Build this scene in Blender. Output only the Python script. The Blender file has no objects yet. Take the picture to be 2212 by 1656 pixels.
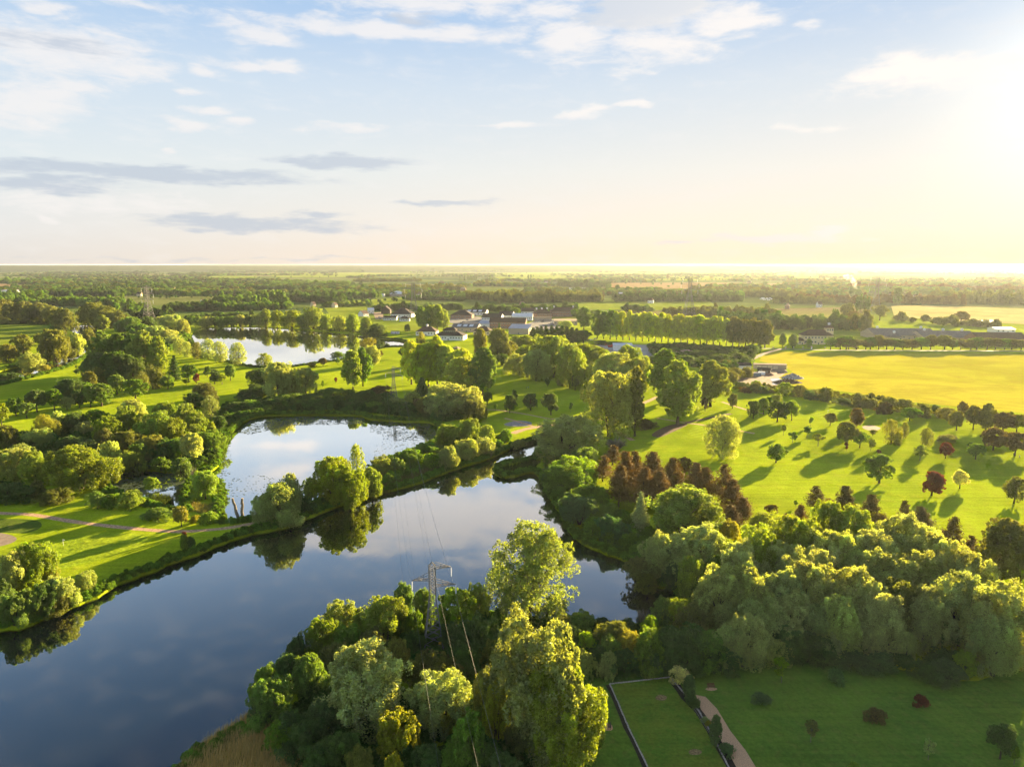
import bpy, bmesh, math, random
import numpy as np
from mathutils import Vector, Matrix, geometry as mgeo
R = math.radians
random.seed(7); RNG = np.random.default_rng(7)
scene = bpy.context.scene
COL = scene.collection

# ---------------------------------------------------------------- camera
CAM_H, PITCH, FPX = 90.0, R(9.5), 1533.6        # focal length in pixels of a 2212 px wide picture
cam_d = bpy.data.cameras.new('camera'); cam = bpy.data.objects.new('camera', cam_d); COL.objects.link(cam)
cam.location = (0, 0, CAM_H); cam.rotation_euler = (R(90) - PITCH, 0, 0)
cam_d.sensor_width = 36; cam_d.lens = 36 * FPX / 2212
cam_d.clip_start = 1; cam_d.clip_end = 200000
scene.camera = cam

# ---------------------------------------------------------------- sun and sky
SUN_AZ, SUN_EL = R(39), R(10.3)
sd = bpy.data.lights.new('sun', 'SUN'); sd.energy = 5.0; sd.angle = R(0.53); sd.color = (1.0, 0.755, 0.395)
sun = bpy.data.objects.new('sun', sd); COL.objects.link(sun)
SUN_DIR = Vector((math.sin(SUN_AZ) * math.cos(SUN_EL), math.cos(SUN_AZ) * math.cos(SUN_EL), math.sin(SUN_EL)))
sun.rotation_euler = SUN_DIR.to_track_quat('Z', 'Y').to_euler(); sun.location = SUN_DIR * 300 + Vector((0, 0, 100))

class NT:
    """small helper to wire shader nodes"""
    def __init__(s, tree): s.t = tree; s.n = tree.nodes; s.l = tree.links
    def new(s, typ, **kw):
        n = s.n.new(typ)
        for k, v in kw.items(): setattr(n, k, v)
        return n
    def put(s, sock, v):
        if isinstance(v, bpy.types.NodeSocket): s.l.new(v, sock)
        elif v is not None: sock.default_value = v
    def m(s, op, a, b=None, c=None, clamp=False):
        n = s.new('ShaderNodeMath', operation=op, use_clamp=clamp); s.put(n.inputs[0], a); s.put(n.inputs[1], b)
        if c is not None: s.put(n.inputs[2], c)
        return n.outputs[0]
    def mix(s, f, a, b, blend='MIX'):
        n = s.new('ShaderNodeMix', data_type='RGBA', blend_type=blend); s.put(n.inputs[0], f); s.put(n.inputs[6], a); s.put(n.inputs[7], b)
        return n.outputs[2]
    def ramp(s, v, lo, hi, a=0.0, b=1.0, smooth=True):
        n = s.new('ShaderNodeMapRange', interpolation_type='SMOOTHSTEP' if smooth else 'LINEAR')
        for i, x in enumerate((v, lo, hi, a, b)): s.put(n.inputs[i], x)
        return n.outputs[0]
    def noise(s, vec, scale, detail=4, rough=.55, dist=0.0):
        n = s.new('ShaderNodeTexNoise'); s.put(n.inputs['Vector'], vec); n.inputs['Scale'].default_value = scale
        n.inputs['Detail'].default_value = detail; n.inputs['Roughness'].default_value = rough; n.inputs['Distortion'].default_value = dist
        return n.outputs['Fac']
    def vmap(s, vec, scale=(1, 1, 1), rot=(0, 0, 0), loc=(0, 0, 0)):
        n = s.new('ShaderNodeMapping'); s.put(n.inputs['Vector'], vec)
        n.inputs['Scale'].default_value = scale; n.inputs['Rotation'].default_value = rot; n.inputs['Location'].default_value = loc
        return n.outputs[0]

def px_dir(px, py):
    x = (px - 1106) / FPX; y = -(py - 828) / FPX
    c, s_ = math.cos(PITCH), math.sin(PITCH)
    return Vector((x, c + y * s_, -s_ + y * c))
def px_azel(px, py):
    d = px_dir(px, py).normalized(); return math.degrees(math.atan2(d.x, d.y)), math.degrees(math.asin(d.z))

world = bpy.data.worlds.new('World'); scene.world = world; world.use_nodes = True
N = NT(world.node_tree); N.n.clear()
sky = N.new('ShaderNodeTexSky', sky_type='NISHITA', sun_disc=False)
sky.sun_elevation = SUN_EL; sky.sun_rotation = SUN_AZ; sky.altitude = 100; sky.air_density = 1.0; sky.dust_density = 1.5; sky.ozone_density = 1.5
tc = N.new('ShaderNodeTexCoord'); dirv = tc.outputs['Generated']
sep = N.new('ShaderNodeSeparateXYZ'); N.l.new(dirv, sep.inputs[0]); dx, dy, dz = sep.outputs
az = N.m('MULTIPLY', N.m('ARCTAN2', dx, dy), 57.2958); el = N.m('MULTIPLY', N.m('ARCSINE', dz), 57.2958)
dot = N.new('ShaderNodeVectorMath', operation='DOT_PRODUCT'); N.l.new(dirv, dot.inputs[0]); dot.inputs[1].default_value = SUN_DIR
dotc = N.m('MAXIMUM', dot.outputs['Value'], 0.0)
# aureole of the low sun in hazy air: a tight and a wide lobe, plus the pale band low over the horizon
tight = N.m('POWER', dotc, 150.0); wide = N.m('POWER', dotc, 6.0)
low = N.m('POWER', 2.718, N.m('MULTIPLY', N.m('MAXIMUM', dz, 0.0), -7.5))
def scaled(col, f):
    n = N.new('ShaderNodeVectorMath', operation='SCALE'); n.inputs[0].default_value = col; N.put(n.inputs[3], f); return n.outputs[0]
def vadd(a, b):
    n = N.new('ShaderNodeVectorMath', operation='ADD'); N.l.new(a, n.inputs[0]); N.l.new(b, n.inputs[1]); return n.outputs[0]
EXPO = 2.65; K = 2.0 ** -EXPO                     # the sky colours below are written as they look in the finished picture
nis = N.new('ShaderNodeVectorMath', operation='SCALE'); N.l.new(sky.outputs[0], nis.inputs[0]); nis.inputs[3].default_value = 0.05
lum = N.new('ShaderNodeVectorMath', operation='DOT_PRODUCT'); N.l.new(nis.outputs[0], lum.inputs[0]); lum.inputs[1].default_value = (.3, .5, .2)
nisc = N.new('ShaderNodeVectorMath', operation='SCALE'); N.l.new(nis.outputs[0], nisc.inputs[0]); N.l.new(N.m('DIVIDE', 1.0, N.m('ADD', 1.0, N.m('MULTIPLY', lum.outputs['Value'], 130.0))), nisc.inputs[3])
cr = N.new('ShaderNodeValToRGB'); N.l.new(N.m('DIVIDE', el, 90.0, clamp=True), cr.inputs[0])
stops = [(0, (.74, .72, .70)), (2.5, (.77, .78, .79)), (7, (.73, .80, .84)), (13, (.60, .72, .85)), (19, (.36, .55, .82)), (28, (.14, .28, .52)), (38, (.07, .16, .33)), (60, (.17, .28, .46)), (90, (.24, .35, .54))]  # top stops raised to add fill light from the unseen upper sky
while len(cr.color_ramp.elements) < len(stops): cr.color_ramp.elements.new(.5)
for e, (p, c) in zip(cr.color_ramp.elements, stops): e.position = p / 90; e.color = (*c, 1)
# brighter and warmer toward the sun
base = vadd(cr.outputs[0], scaled((.07, .06, .04), wide))
base = vadd(base, scaled((.5, .42, .28), tight))
warm = N.m('MULTIPLY', N.m('MULTIPLY', low, N.m('POWER', dotc, 1.6)), 1.0)
base = vadd(base, scaled((.42, .17, -.10), warm))
# unseen sky opposite the sun brightened, as by scattering, to fill shaded tree sides
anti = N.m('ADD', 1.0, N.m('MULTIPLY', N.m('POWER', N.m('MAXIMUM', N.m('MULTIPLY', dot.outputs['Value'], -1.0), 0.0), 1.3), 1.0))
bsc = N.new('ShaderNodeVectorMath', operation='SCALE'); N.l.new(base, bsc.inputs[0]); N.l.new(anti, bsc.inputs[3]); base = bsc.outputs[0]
def blob(specs, vdist):
    tot = None
    for (x, y, hx, hy, s) in specs:
        if x is None: continue
        a0, e0 = px_azel(x, y); a1, e1 = px_azel(x + hx, y); a2, e2 = px_azel(x, y - hy)
        wa, we = max(abs(a1 - a0), .4), max(abs(e2 - e0), .25)
        u = N.m('MULTIPLY', N.m('SUBTRACT', az_w, a0), 1 / wa); v = N.m('MULTIPLY', N.m('SUBTRACT', el_w, e0), 1 / we)
        d2 = N.m('ADD', N.m('MULTIPLY', u, u), N.m('MULTIPLY', v, v))
        g = N.m('MULTIPLY', N.m('POWER', 2.718, N.m('MULTIPLY', d2, -1.0)), s)
        tot = g if tot is None else N.m('MAXIMUM', tot, g)
    return tot
# direction warped by soft noise so that the cloud banks fray
cvec = N.new('ShaderNodeCombineXYZ'); N.l.new(N.m('MULTIPLY', az, .05), cvec.inputs[0]); N.l.new(N.m('MULTIPLY', el, .16), cvec.inputs[1]); cvec.inputs[2].default_value = 3.7
w1 = N.noise(cvec.outputs[0], 3.2, 3, .5)
az_w = N.m('ADD', az, N.m('MULTIPLY', N.m('SUBTRACT', w1, .5), 6.0)); w2 = N.noise(cvec.outputs[0], 4.4, 3, .5)
el_w = N.m('ADD', el, N.m('MULTIPLY', N.m('SUBTRACT', w2, .5), 1.8))
fine = N.noise(cvec.outputs[0], 7.0, 8, .62, .3)
fine2 = N.noise(N.vmap(cvec.outputs[0], (1.0, 1.7, 1), (0, 0, .35), (4, 1, 0)), 9.0, 7, .6, .2)
WH = [(130, 105, 205, 63, 1.045), (70, 225, 119, 46, 1.1), (170, 190, 65, 30, 0.9900000000000001), (300, 10, 97, 15, 0.77), (80, 5, 76, 16, 0.77), (560, 74, 97, 23, 1.1), (850, 66, 324, 21, 1.1), (1150, 30, 76, 41, 0.8250000000000001), (1250, 90, 108, 53, 0.935), (1420, 95, 119, 46, 0.935), (1580, 42, 86, 40, 0.9900000000000001), (560, 142, 86, 16, 0.9900000000000001), (470, 162, 49, 15, 0.9900000000000001), (405, 265, 49, 15, 1.045), (500, 258, 30, 12, 0.9900000000000001), (450, 232, 32, 10, 0.8800000000000001), (410, 195, 32, 10, 0.77), (740, 275, 76, 10, 0.77), (1110, 268, 86, 8, 0.8800000000000001), (1260, 243, 65, 12, 0.935), (1360, 231, 43, 7, 0.8800000000000001), (2000, 160, 248, 40, 0.935), (1740, 275, 97, 10, 0.66), (88, 472, 24, 14, 1.045), (368, 330, 19, 10, 0.8800000000000001), (200, 440, 281, 31, 0.66), (120, 400, 65, 14, 0.77), (1735, 59, 38, 8, 0.66), (1350, 155, 65, 10, 0.55), (1900, 512, 43, 8, 0.55), (960, -45, 324, 79, 1.2), (1250, -95, 248, 82, 1.1), (860, -120, 173, 36, 0.9900000000000001), (620, -110, 173, 36, 0.77), (1800, -170, 281, 43, 0.66), (1050, -170, 130, 26, 0.66)]
GR = [(740, 350, 135, 14, 1.1), (300, 374, 356, 17, 1.045), (90, 395, 173, 21, 0.8800000000000001), (560, 484, 205, 18, 0.9900000000000001), (700, 462, 65, 10, 0.8800000000000001), (960, 442, 119, 6, 0.9900000000000001), (1400, 18, 119, 36, 2.2), (1650, 518, 140, 10, 0.8800000000000001), (1770, 502, 49, 13, 0.9900000000000001), (1450, 523, 43, 7, 0.8800000000000001), (880, 34, 65, 13, 0.8800000000000001), (100, 95, 151, 26, 0.66), (2205, 488, 22, 7, 0.66), (500, 560, 540, 6, 0.33)]
mw = blob(WH, 0); mg = blob(GR, 0)
# streaky cirrus and small cumulus outside the view too, so that the sky simply goes on
gen = N.m('MULTIPLY', N.ramp(N.noise(N.vmap(cvec.outputs[0], (.8, 1.3, 1), loc=(9, 2, 1)), 2.6, 4, .5), .48, .64), N.ramp(N.m('ABSOLUTE', az), 42, 62))
mw = N.m('MAXIMUM', mw, N.m('MULTIPLY', gen, .8))
cw = N.ramp(N.m('MULTIPLY', N.m('ADD', mw, N.m('MULTIPLY', N.m('SUBTRACT', fine, .5), 2.0)), N.ramp(mw, .0, .35)), .02, .95)
cg = N.ramp(N.m('MULTIPLY', N.m('ADD', mg, N.m('MULTIPLY', N.m('SUBTRACT', fine2, .5), 1.6)), N.ramp(mg, .0, .30)), .0, .85)
thin = N.m('MULTIPLY', N.ramp(fine, .45, .8), .30)
skyc = N.mix(thin, base, (.93, .90, .88, 1))
wcol = vadd(scaled((.92, .88, .86), 1.0), scaled((.22, .16, .08), wide))
skyc = N.mix(N.m('MULTIPLY', cw, .8), skyc, wcol)
gcol = vadd(scaled((.52, .58, .68), 1.0), scaled((.60, .46, .26), wide))
skyc = N.mix(N.m('MULTIPLY', cg, .8), skyc, gcol)
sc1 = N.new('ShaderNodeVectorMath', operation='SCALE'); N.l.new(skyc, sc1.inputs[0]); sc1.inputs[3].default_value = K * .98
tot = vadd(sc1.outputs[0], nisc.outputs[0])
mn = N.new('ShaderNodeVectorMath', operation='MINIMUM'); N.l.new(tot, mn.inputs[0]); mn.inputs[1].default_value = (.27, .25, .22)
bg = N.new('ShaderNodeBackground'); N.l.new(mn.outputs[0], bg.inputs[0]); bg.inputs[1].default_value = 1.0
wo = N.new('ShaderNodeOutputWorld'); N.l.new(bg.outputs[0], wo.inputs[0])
world.cycles.sampling_method = 'MANUAL'; world.cycles.sample_map_resolution = 512

vs = scene.view_settings; vs.view_transform = 'Standard'; vs.look = 'None'; vs.exposure = EXPO; vs.gamma = 1; vs.use_curve_mapping = False
cy = scene.cycles; cy.max_bounces = 8; cy.diffuse_bounces = 4; cy.glossy_bounces = 3; cy.transmission_bounces = 5; cy.transparent_max_bounces = 8; cy.volume_bounces = 0
cy.use_denoising = True; cy.sample_clamp_indirect = 4; cy.caustics_reflective = False; cy.caustics_refractive = False

# ---------------------------------------------------------------- materials
def hexc(c): return (*c, 1)
MATS = {}
def mat(name, col, rough=.8, spec=.3, var=.12, scale=1.0, metal=0.0, bump=0.0):
    if name in MATS: return MATS[name]
    m = bpy.data.materials.new(name); m.use_nodes = True; n = NT(m.node_tree); b = n.n['Principled BSDF']
    tcn = n.new('ShaderNodeTexCoord').outputs['Object']
    f = n.noise(tcn, scale, 5, .6)
    dark = tuple(c * (1 - var * 2) for c in col); lite = tuple(min(1, c * (1 + var)) for c in col)
    n.l.new(n.mix(n.ramp(f, .3, .7), hexc(dark), hexc(lite)), b.inputs['Base Color'])
    b.inputs['Roughness'].default_value = rough; b.inputs['Specular IOR Level'].default_value = spec; b.inputs['Metallic'].default_value = metal
    if bump:
        bn = n.new('ShaderNodeBump'); bn.inputs['Strength'].default_value = bump; bn.inputs['Distance'].default_value = .05
        n.l.new(n.noise(tcn, scale * 6, 3), bn.inputs['Height']); n.l.new(bn.outputs[0], b.inputs['Normal'])
    MATS[name] = m; return m

def grass_mat(name, c1, c2, c3, patch=.02, stripes=None, blade=1.0, far=False):
    """turf: broad patches, finer blotches, mowing bands and a blade-scale relief"""
    m = bpy.data.materials.new(name); m.use_nodes = True; n = NT(m.node_tree); n.n.clear()
    pos = n.new('ShaderNodeNewGeometry').outputs['Position']
    big = n.noise(pos, patch, 5, .6, .4); med = n.noise(pos, patch * 9, 4, .6); fin = n.noise(pos, 1.3, 3, .7)
    c = n.mix(n.ramp(big, .32, .68), hexc(c1), hexc(c2)); c = n.mix(n.m('MULTIPLY', n.ramp(med, .48, .75), .55), c, hexc(c3))
    f = n.ramp(fin, .25, .75, .72, 1.25, False)
    if stripes:
        w, ang, amt = stripes
        wv = n.new('ShaderNodeTexWave', wave_type='BANDS', bands_direction='X', wave_profile='SIN'); wv.inputs['Scale'].default_value = 1.0
        n.put(wv.inputs['Vector'], n.vmap(pos, (.314 / w, .314 / w, 1), (0, 0, ang))); wv.inputs['Distortion'].default_value = 1.2; wv.inputs['Detail'].default_value = 2
        f = n.m('MULTIPLY', f, n.ramp(wv.outputs['Fac'], .2, .8, 1 - amt, 1 + amt))
    strk = n.noise(n.vmap(pos, (.03, .55, 1), (0, 0, .25)), 1.0, 4, .65); f = n.m('MULTIPLY', f, n.ramp(strk, .3, .7, .84, 1.14, False))
    worn = n.noise(pos, .011, 6, .7, 1.2); f = n.m('MULTIPLY', f, n.ramp(worn, .35, .62, .82, 1.08))
    if far:    # patchwork of distant fields
        v = n.new('ShaderNodeTexVoronoi', feature='F1'); n.put(v.inputs['Vector'], n.vmap(pos, (1 / 900, 1 / 520, 0), (0, 0, .3))); v.inputs['Scale'].default_value = 1.0
        rc = n.new('ShaderNodeValToRGB'); n.l.new(n.new('ShaderNodeSeparateColor').outputs[0], rc.inputs[0]); sepc = rc.inputs[0].links[0].from_node; n.l.new(v.outputs['Color'], sepc.inputs[0])
        for p_, c_ in ((.2, (.07, .10, .025)), (.45, (.115, .15, .035)), (.62, (.15, .17, .05)), (.78, (.19, .155, .075)), (.9, (.05, .085, .03))):
            e = rc.color_ramp.elements.new(p_); e.color = hexc(c_)
        rc.color_ramp.interpolation = 'CONSTANT'
        rc.color_ramp.elements[0].color = (.10, .14, .03, 1)
        sy = n.new('ShaderNodeSeparateXYZ'); n.l.new(pos, sy.inputs[0])
        c = n.mix(n.ramp(sy.outputs[1], 900, 1500), c, rc.outputs[0])
    cs = n.new('ShaderNodeVectorMath', operation='SCALE'); n.l.new(c, cs.inputs[0]); n.put(cs.inputs[3], f)
    d = n.new('ShaderNodeBsdfDiffuse'); n.l.new(cs.outputs[0], d.inputs[0])
    bn = n.new('ShaderNodeBump'); bn.inputs['Strength'].default_value = .55; bn.inputs['Distance'].default_value = .12 * blade
    n.l.new(n.m('ADD', n.noise(pos, 2.2, 4, .75), n.m('ADD', n.m('MULTIPLY', med, 4.0), n.m('MULTIPLY', big, 14.0))), bn.inputs['Height']); n.l.new(bn.outputs[0], d.inputs['Normal'])
    a = d
    o = n.new('ShaderNodeOutputMaterial'); n.l.new(a.outputs[0], o.inputs[0])
    return m

def foliage_mat(name, trans=.5):
    """leaves take their colour from the object, with a tone that varies from bough to bough and leaf to leaf"""
    m = bpy.data.materials.new(name); m.use_nodes = True; n = NT(m.node_tree); n.n.clear()
    oi = n.new('ShaderNodeObjectInfo'); at = n.new('ShaderNodeAttribute', attribute_name='tone')
    hs = n.new('ShaderNodeHueSaturation'); n.l.new(oi.outputs['Color'], hs.inputs['Color'])
    n.put(hs.inputs['Hue'], n.ramp(at.outputs['Fac'], 0, 1, .485, .512, False)); n.put(hs.inputs['Saturation'], n.ramp(oi.outputs['Random'], 0, 1, .9, 1.1, False))
    n.put(hs.inputs['Value'], n.ramp(at.outputs['Fac'], 0, 1, .38, 1.6, False))
    d = n.new('ShaderNodeBsdfDiffuse'); n.l.new(hs.outputs[0], d.inputs[0])
    t = n.new('ShaderNodeBsdfTranslucent'); n.l.new(n.mix(1.0, hs.outputs[0], (1.6, 1.42, .42, 1), 'MULTIPLY'), t.inputs[0])
    a = n.new('ShaderNodeMixShader'); a.inputs[0].default_value = trans; n.l.new(d.outputs[0], a.inputs[1]); n.l.new(t.outputs[0], a.inputs[2])
    g = n.new('ShaderNodeBsdfGlossy'); g.inputs['Roughness'].default_value = .55; g.inputs[0].default_value = (.9, .95, .8, 1)
    b = n.new('ShaderNodeMixShader'); b.inputs[0].default_value = .035; n.l.new(a.outputs[0], b.inputs[1]); n.l.new(g.outputs[0], b.inputs[2])
    o = n.new('ShaderNodeOutputMaterial'); n.l.new(b.outputs[0], o.inputs[0])
    return m
LEAF = foliage_mat('foliage'); NEEDLE = foliage_mat('needles', .18)
BARK = mat('bark', (.10, .075, .05), .9, .2, .25, 3); BARKL = mat('pale_bark', (.22, .19, .14), .9, .2, .25, 3)

# ---------------------------------------------------------------- object helpers
def tag(o, label=None, cat=None, group=None, kind=None):
    if label: o['label'] = label
    if cat: o['category'] = cat
    if group: o['group'] = group
    if kind: o['kind'] = kind
    return o
def link(name, me, parent=None, m=None):
    o = bpy.data.objects.new(name, me); COL.objects.link(o)
    if parent is not None: o.parent = parent
    if m is not None and me is not None and not me.materials: me.materials.append(m)
    return o
def empty(name, loc, rz=0.0, scale=None):
    o = bpy.data.objects.new(name, None); COL.objects.link(o); o.location = loc; o.rotation_euler = (0, 0, rz); o.empty_display_size = .5
    if scale: o.scale = scale
    return o
def pymesh(name, v, f, m=None, smooth=False):
    me = bpy.data.meshes.new(name); me.from_pydata([tuple(p) for p in v], [], f); me.update()
    if m: me.materials.append(m)
    if smooth: me.polygons.foreach_set('use_smooth', [True] * len(me.polygons))
    return me
def quads_mesh(name, V, nper=4, tone=None, m=None):
    """V: (n*nper,3) array, faces of nper corners each"""
    n = len(V) // nper; me = bpy.data.meshes.new(name)
    me.vertices.add(n * nper); me.vertices.foreach_set('co', np.asarray(V, np.float32).ravel())
    me.loops.add(n * nper); me.loops.foreach_set('vertex_index', np.arange(n * nper, dtype=np.int32))
    me.polygons.add(n); me.polygons.foreach_set('loop_start', np.arange(0, n * nper, nper, dtype=np.int32))
    me.update(calc_edges=True)
    if tone is not None:
        a = me.attributes.new('tone', 'FLOAT', 'FACE'); a.data.foreach_set('value', np.asarray(tone, np.float32))
    if m: me.materials.append(m)
    return me
class MB:
    """collects simple solids into one mesh"""
    def __init__(s): s.v = []; s.f = []
    def add(s, v, f): k = len(s.v); s.v += [tuple(p) for p in v]; s.f += [tuple(i + k for i in q) for q in f]; return s
    def box(s, c, d, rz=0.0):
        cx, cy_, cz = c; hx, hy, hz = d[0] / 2, d[1] / 2, d[2] / 2; ca, sa = math.cos(rz), math.sin(rz)
        v = [(cx + x * ca - y * sa, cy_ + x * sa + y * ca, cz + z) for z in (-hz, hz) for x, y in ((-hx, -hy), (hx, -hy), (hx, hy), (-hx, hy))]
        return s.add(v, [(3, 2, 1, 0), (4, 5, 6, 7), (0, 1, 5, 4), (1, 2, 6, 5), (2, 3, 7, 6), (3, 0, 4, 7)])
    def bar(s, a, b, r0, r1=None, n=4):
        a, b = Vector(a), Vector(b); r1 = r0 if r1 is None else r1; d = (b - a).normalized()
        u = d.cross(Vector((0, 0, 1)) if abs(d.z) < .95 else Vector((1, 0, 0))).normalized(); w = d.cross(u)
        v = [p + (u * math.cos(t) + w * math.sin(t)) * r for p, r in ((a, r0), (b, r1)) for t in [2 * math.pi * (i + .5) / n for i in range(n)]]
        return s.add(v, [(i, (i + 1) % n, n + (i + 1) % n, n + i) for i in range(n)] + [tuple(range(n))[::-1], tuple(range(n, 2 * n))])
    def cone(s, c, r0, r1, h, n=12):
        return s.bar(c, (c[0], c[1], c[2] + h), r0, max(r1, .001), n)
    def mesh(s, name, m=None): return pymesh(name, s.v, s.f, m)
    def build(s, name, m, parent=None): return link(name, s.mesh(name, m), parent)

def G(px, py, z=0.0):
    d = px_dir(px, py); t = (z - CAM_H) / d.z
    return Vector((d.x * t, d.y * t, z))
def spot(px, base=None, top=None, h=None, hw=10):
    """foot of a thing on the ground, its height and half width in metres, from where it shows in the picture"""
    if base is not None:
        p = G(px, base); d = px_dir(px, top); h2 = CAM_H + d.z * (p.y / d.y)
        h = max(h2, 1.0)
    else:
        q = G(px, top, h); d = px_dir(px, top); p = Vector((q.x, q.y, 0))
        # the highest leaves seen over the crown's rounded shoulder sit a little behind its axis
    t = p.y / px_dir(px, top).y
    return p, h, hw * t / FPX
def inpoly(p, poly):
    x, y = p[0], p[1]; c = False; j = len(poly) - 1
    for i in range(len(poly)):
        xi, yi = poly[i][0], poly[i][1]; xj, yj = poly[j][0], poly[j][1]
        if (yi > y) != (yj > y) and x < (xj - xi) * (y - yi) / (yj - yi) + xi: c = not c
        j = i
    return c
def smooth_loop(pts, k=4, jit=0.0, closed=True):
    """Catmull-Rom through the points"""
    out = []; n = len(pts); rr = random.Random(5)
    for i in range(n if closed else n - 1):
        if closed: p0, p1, p2, p3 = (pts[(i + j - 1) % n] for j in range(4))
        else: p0, p1, p2, p3 = (pts[min(max(i + j - 1, 0), n - 1)] for j in range(4))
        for j in range(k):
            t = j / k; q = []
            for a in range(2):
                q.append(.5 * (2 * p1[a] + (p2[a] - p0[a]) * t + (2 * p0[a] - 5 * p1[a] + 4 * p2[a] - p3[a]) * t * t + (3 * p1[a] - p0[a] - 3 * p2[a] + p3[a]) * t ** 3))
            out.append((q[0] + rr.uniform(-jit, jit), q[1] + rr.uniform(-jit, jit)))
    if not closed: out.append((pts[-1][0], pts[-1][1]))
    return out
def GP(pts): return [(G(x, y).x, G(x, y).y) for x, y in pts]

# ---------------------------------------------------------------- lakes and ground
WZ = -0.9
lake_front = [(-420, 1352), (-150, 1345), (0, 1352), (70, 1338), (150, 1306), (205, 1283), (255, 1255), (320, 1229), (372, 1209), (420, 1193), (480, 1168), (545, 1147), (600, 1137), (640, 1126),
              (675, 1108), (725, 1090), (780, 1072), (830, 1058), (900, 1040), (940, 1024), (1000, 1003), (1050, 988), (1095, 968), (1125, 957), (1165, 946), (1182, 950), (1165, 975), (1150, 992),
              (1095, 1000), (1075, 1010), (1078, 1024), (1110, 1024), (1150, 1016), (1175, 1035), (1195, 1075), (1222, 1112), (1235, 1145), (1270, 1172), (1330, 1196), (1375, 1215), (1380, 1238), (1415, 1258), (1460, 1268), (1475, 1290),
              (1440, 1320), (1410, 1348), (1360, 1362), (1290, 1360), (1200, 1352), (1090, 1342), (1020, 1330), (940, 1335), (860, 1345), (780, 1370), (710, 1400), (650, 1440), (610, 1490), (575, 1545),
              (540, 1580), (480, 1600), (420, 1640), (370, 1690), (250, 1800), (-100, 2100), (-900, 2100)]
lake_mid = [(505, 925), (530, 905), (570, 895), (640, 893), (700, 893), (780, 895), (800, 902), (870, 907), (930, 909), (952, 925), (945, 952), (900, 972), (850, 990), (815, 1008), (785, 1035), (740, 1060), (690, 1085), (640, 1100), (600, 1108),
            (560, 1118), (525, 1127), (478, 1126), (470, 1100), (478, 1060), (462, 1040), (430, 1035), (408, 1048), (402, 1075), (404, 1102), (370, 1104), (340, 1096), (300, 1080), (250, 1066), (228, 1050), (240, 1022), (290, 1010),
            (370, 1015), (425, 1022), (462, 1008), (470, 985), (482, 955), (492, 937)]
lake_far = [(412, 722), (430, 708), (480, 706), (540, 705), (600, 707), (660, 711), (720, 716), (780, 722), (830, 731), (862, 733), (888, 741), (884, 748), (840, 749), (810, 756), (790, 766), (740, 777), (690, 783), (640, 791), (590, 794), (550, 793), (510, 785), (475, 776), (445, 770), (425, 752), (412, 736)]
river = [(150, 703), (205, 701), (210, 716), (203, 740), (190, 765), (150, 790), (100, 806), (40, 822), (-40, 838), (-160, 850), (-160, 826), (-40, 808), (30, 792), (90, 778), (140, 762), (163, 742), (160, 722)]
pond = [(2140, 1213), (2175, 1212), (2205, 1222), (2208, 1228), (2180, 1229), (2145, 1224)]
puddle_a = [(1664, 818), (1680, 817), (1692, 821), (1688, 825), (1670, 824)]
puddle_b = [(1668, 827), (1682, 826), (1683, 830), (1671, 830)]
LAKES = {}
for nm, pts, jit in (('front_lake', lake_front, .5), ('middle_lake', lake_mid, .4), ('far_lake', lake_far, .5), ('river', river, .4), ('pond', pond, .1)):
    LAKES[nm] = smooth_loop(GP(pts), 4, jit)
S = 90000.0
outer = [(-S, -3000), (S, -3000), (S, 140000), (-S, 140000)]
vv = [Vector(p) for p in outer]; ee = [(0, 1), (1, 2), (2, 3), (3, 0)]
for nm, lp in LAKES.items():
    k = len(vv); vv += [Vector(p) for p in lp]; ee += [(k + i, k + (i + 1) % len(lp)) for i in range(len(lp))]
for gx in range(-3000, 3001, 500):
    for gy in range(0, 6001, 500):
        if not any(inpoly((gx, gy), lp) for lp in LAKES.values()): vv.append(Vector((gx, gy)))
ov, oe, of, *_ = mgeo.delaunay_2d_cdt(vv, ee, [], 0, 0.001)
keep = []
for f in of:
    c = sum((ov[i] for i in f), Vector((0, 0))) / len(f)
    if not any(inpoly(c, lp) for lp in LAKES.values()): keep.append(tuple(f))
gv = [(p.x, p.y, 0) for p in ov]; gf = [f if (Vector(gv[f[1]]) - Vector(gv[f[0]])).cross(Vector(gv[f[2]]) - Vector(gv[f[0]])).z > 0 else f[::-1] for f in keep]
# banks: a rim dropping below the water line, part of the ground sheet
for nm, lp in LAKES.items():
    cx = sum(p[0] for p in lp) / len(lp); n_ = len(lp)
    area = sum(lp[i][0] * lp[(i + 1) % n_][1] - lp[(i + 1) % n_][0] * lp[i][1] for i in range(n_)); sgn = 1 if area > 0 else -1
    k = len(gv)
    for i in range(n_):
        p, q, r_ = lp[i - 1], lp[i], lp[(i + 1) % n_]; tx, ty = r_[0] - p[0], r_[1] - p[1]; L = math.hypot(tx, ty) or 1
        inx, iny = -ty / L * sgn, tx / L * sgn
        w_ = .8 if nm == 'pond' else 1.3
        gv += [(q[0], q[1], 0), (q[0] + inx * w_, q[1] + iny * w_, WZ - .3)]
    for i in range(n_):
        a, b = k + 2 * i, k + 2 * ((i + 1) % n_); gf.append((a, b, b + 1, a + 1) if sgn > 0 else (a, a + 1, b + 1, b))
GRASS = grass_mat('grass', (.235, .32, .012), (.31, .385, .014), (.35, .36, .028), .02, (11, .5, .03), far=True)
tag(link('ground', pymesh('ground', gv, gf, GRASS)), kind='structure')

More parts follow.
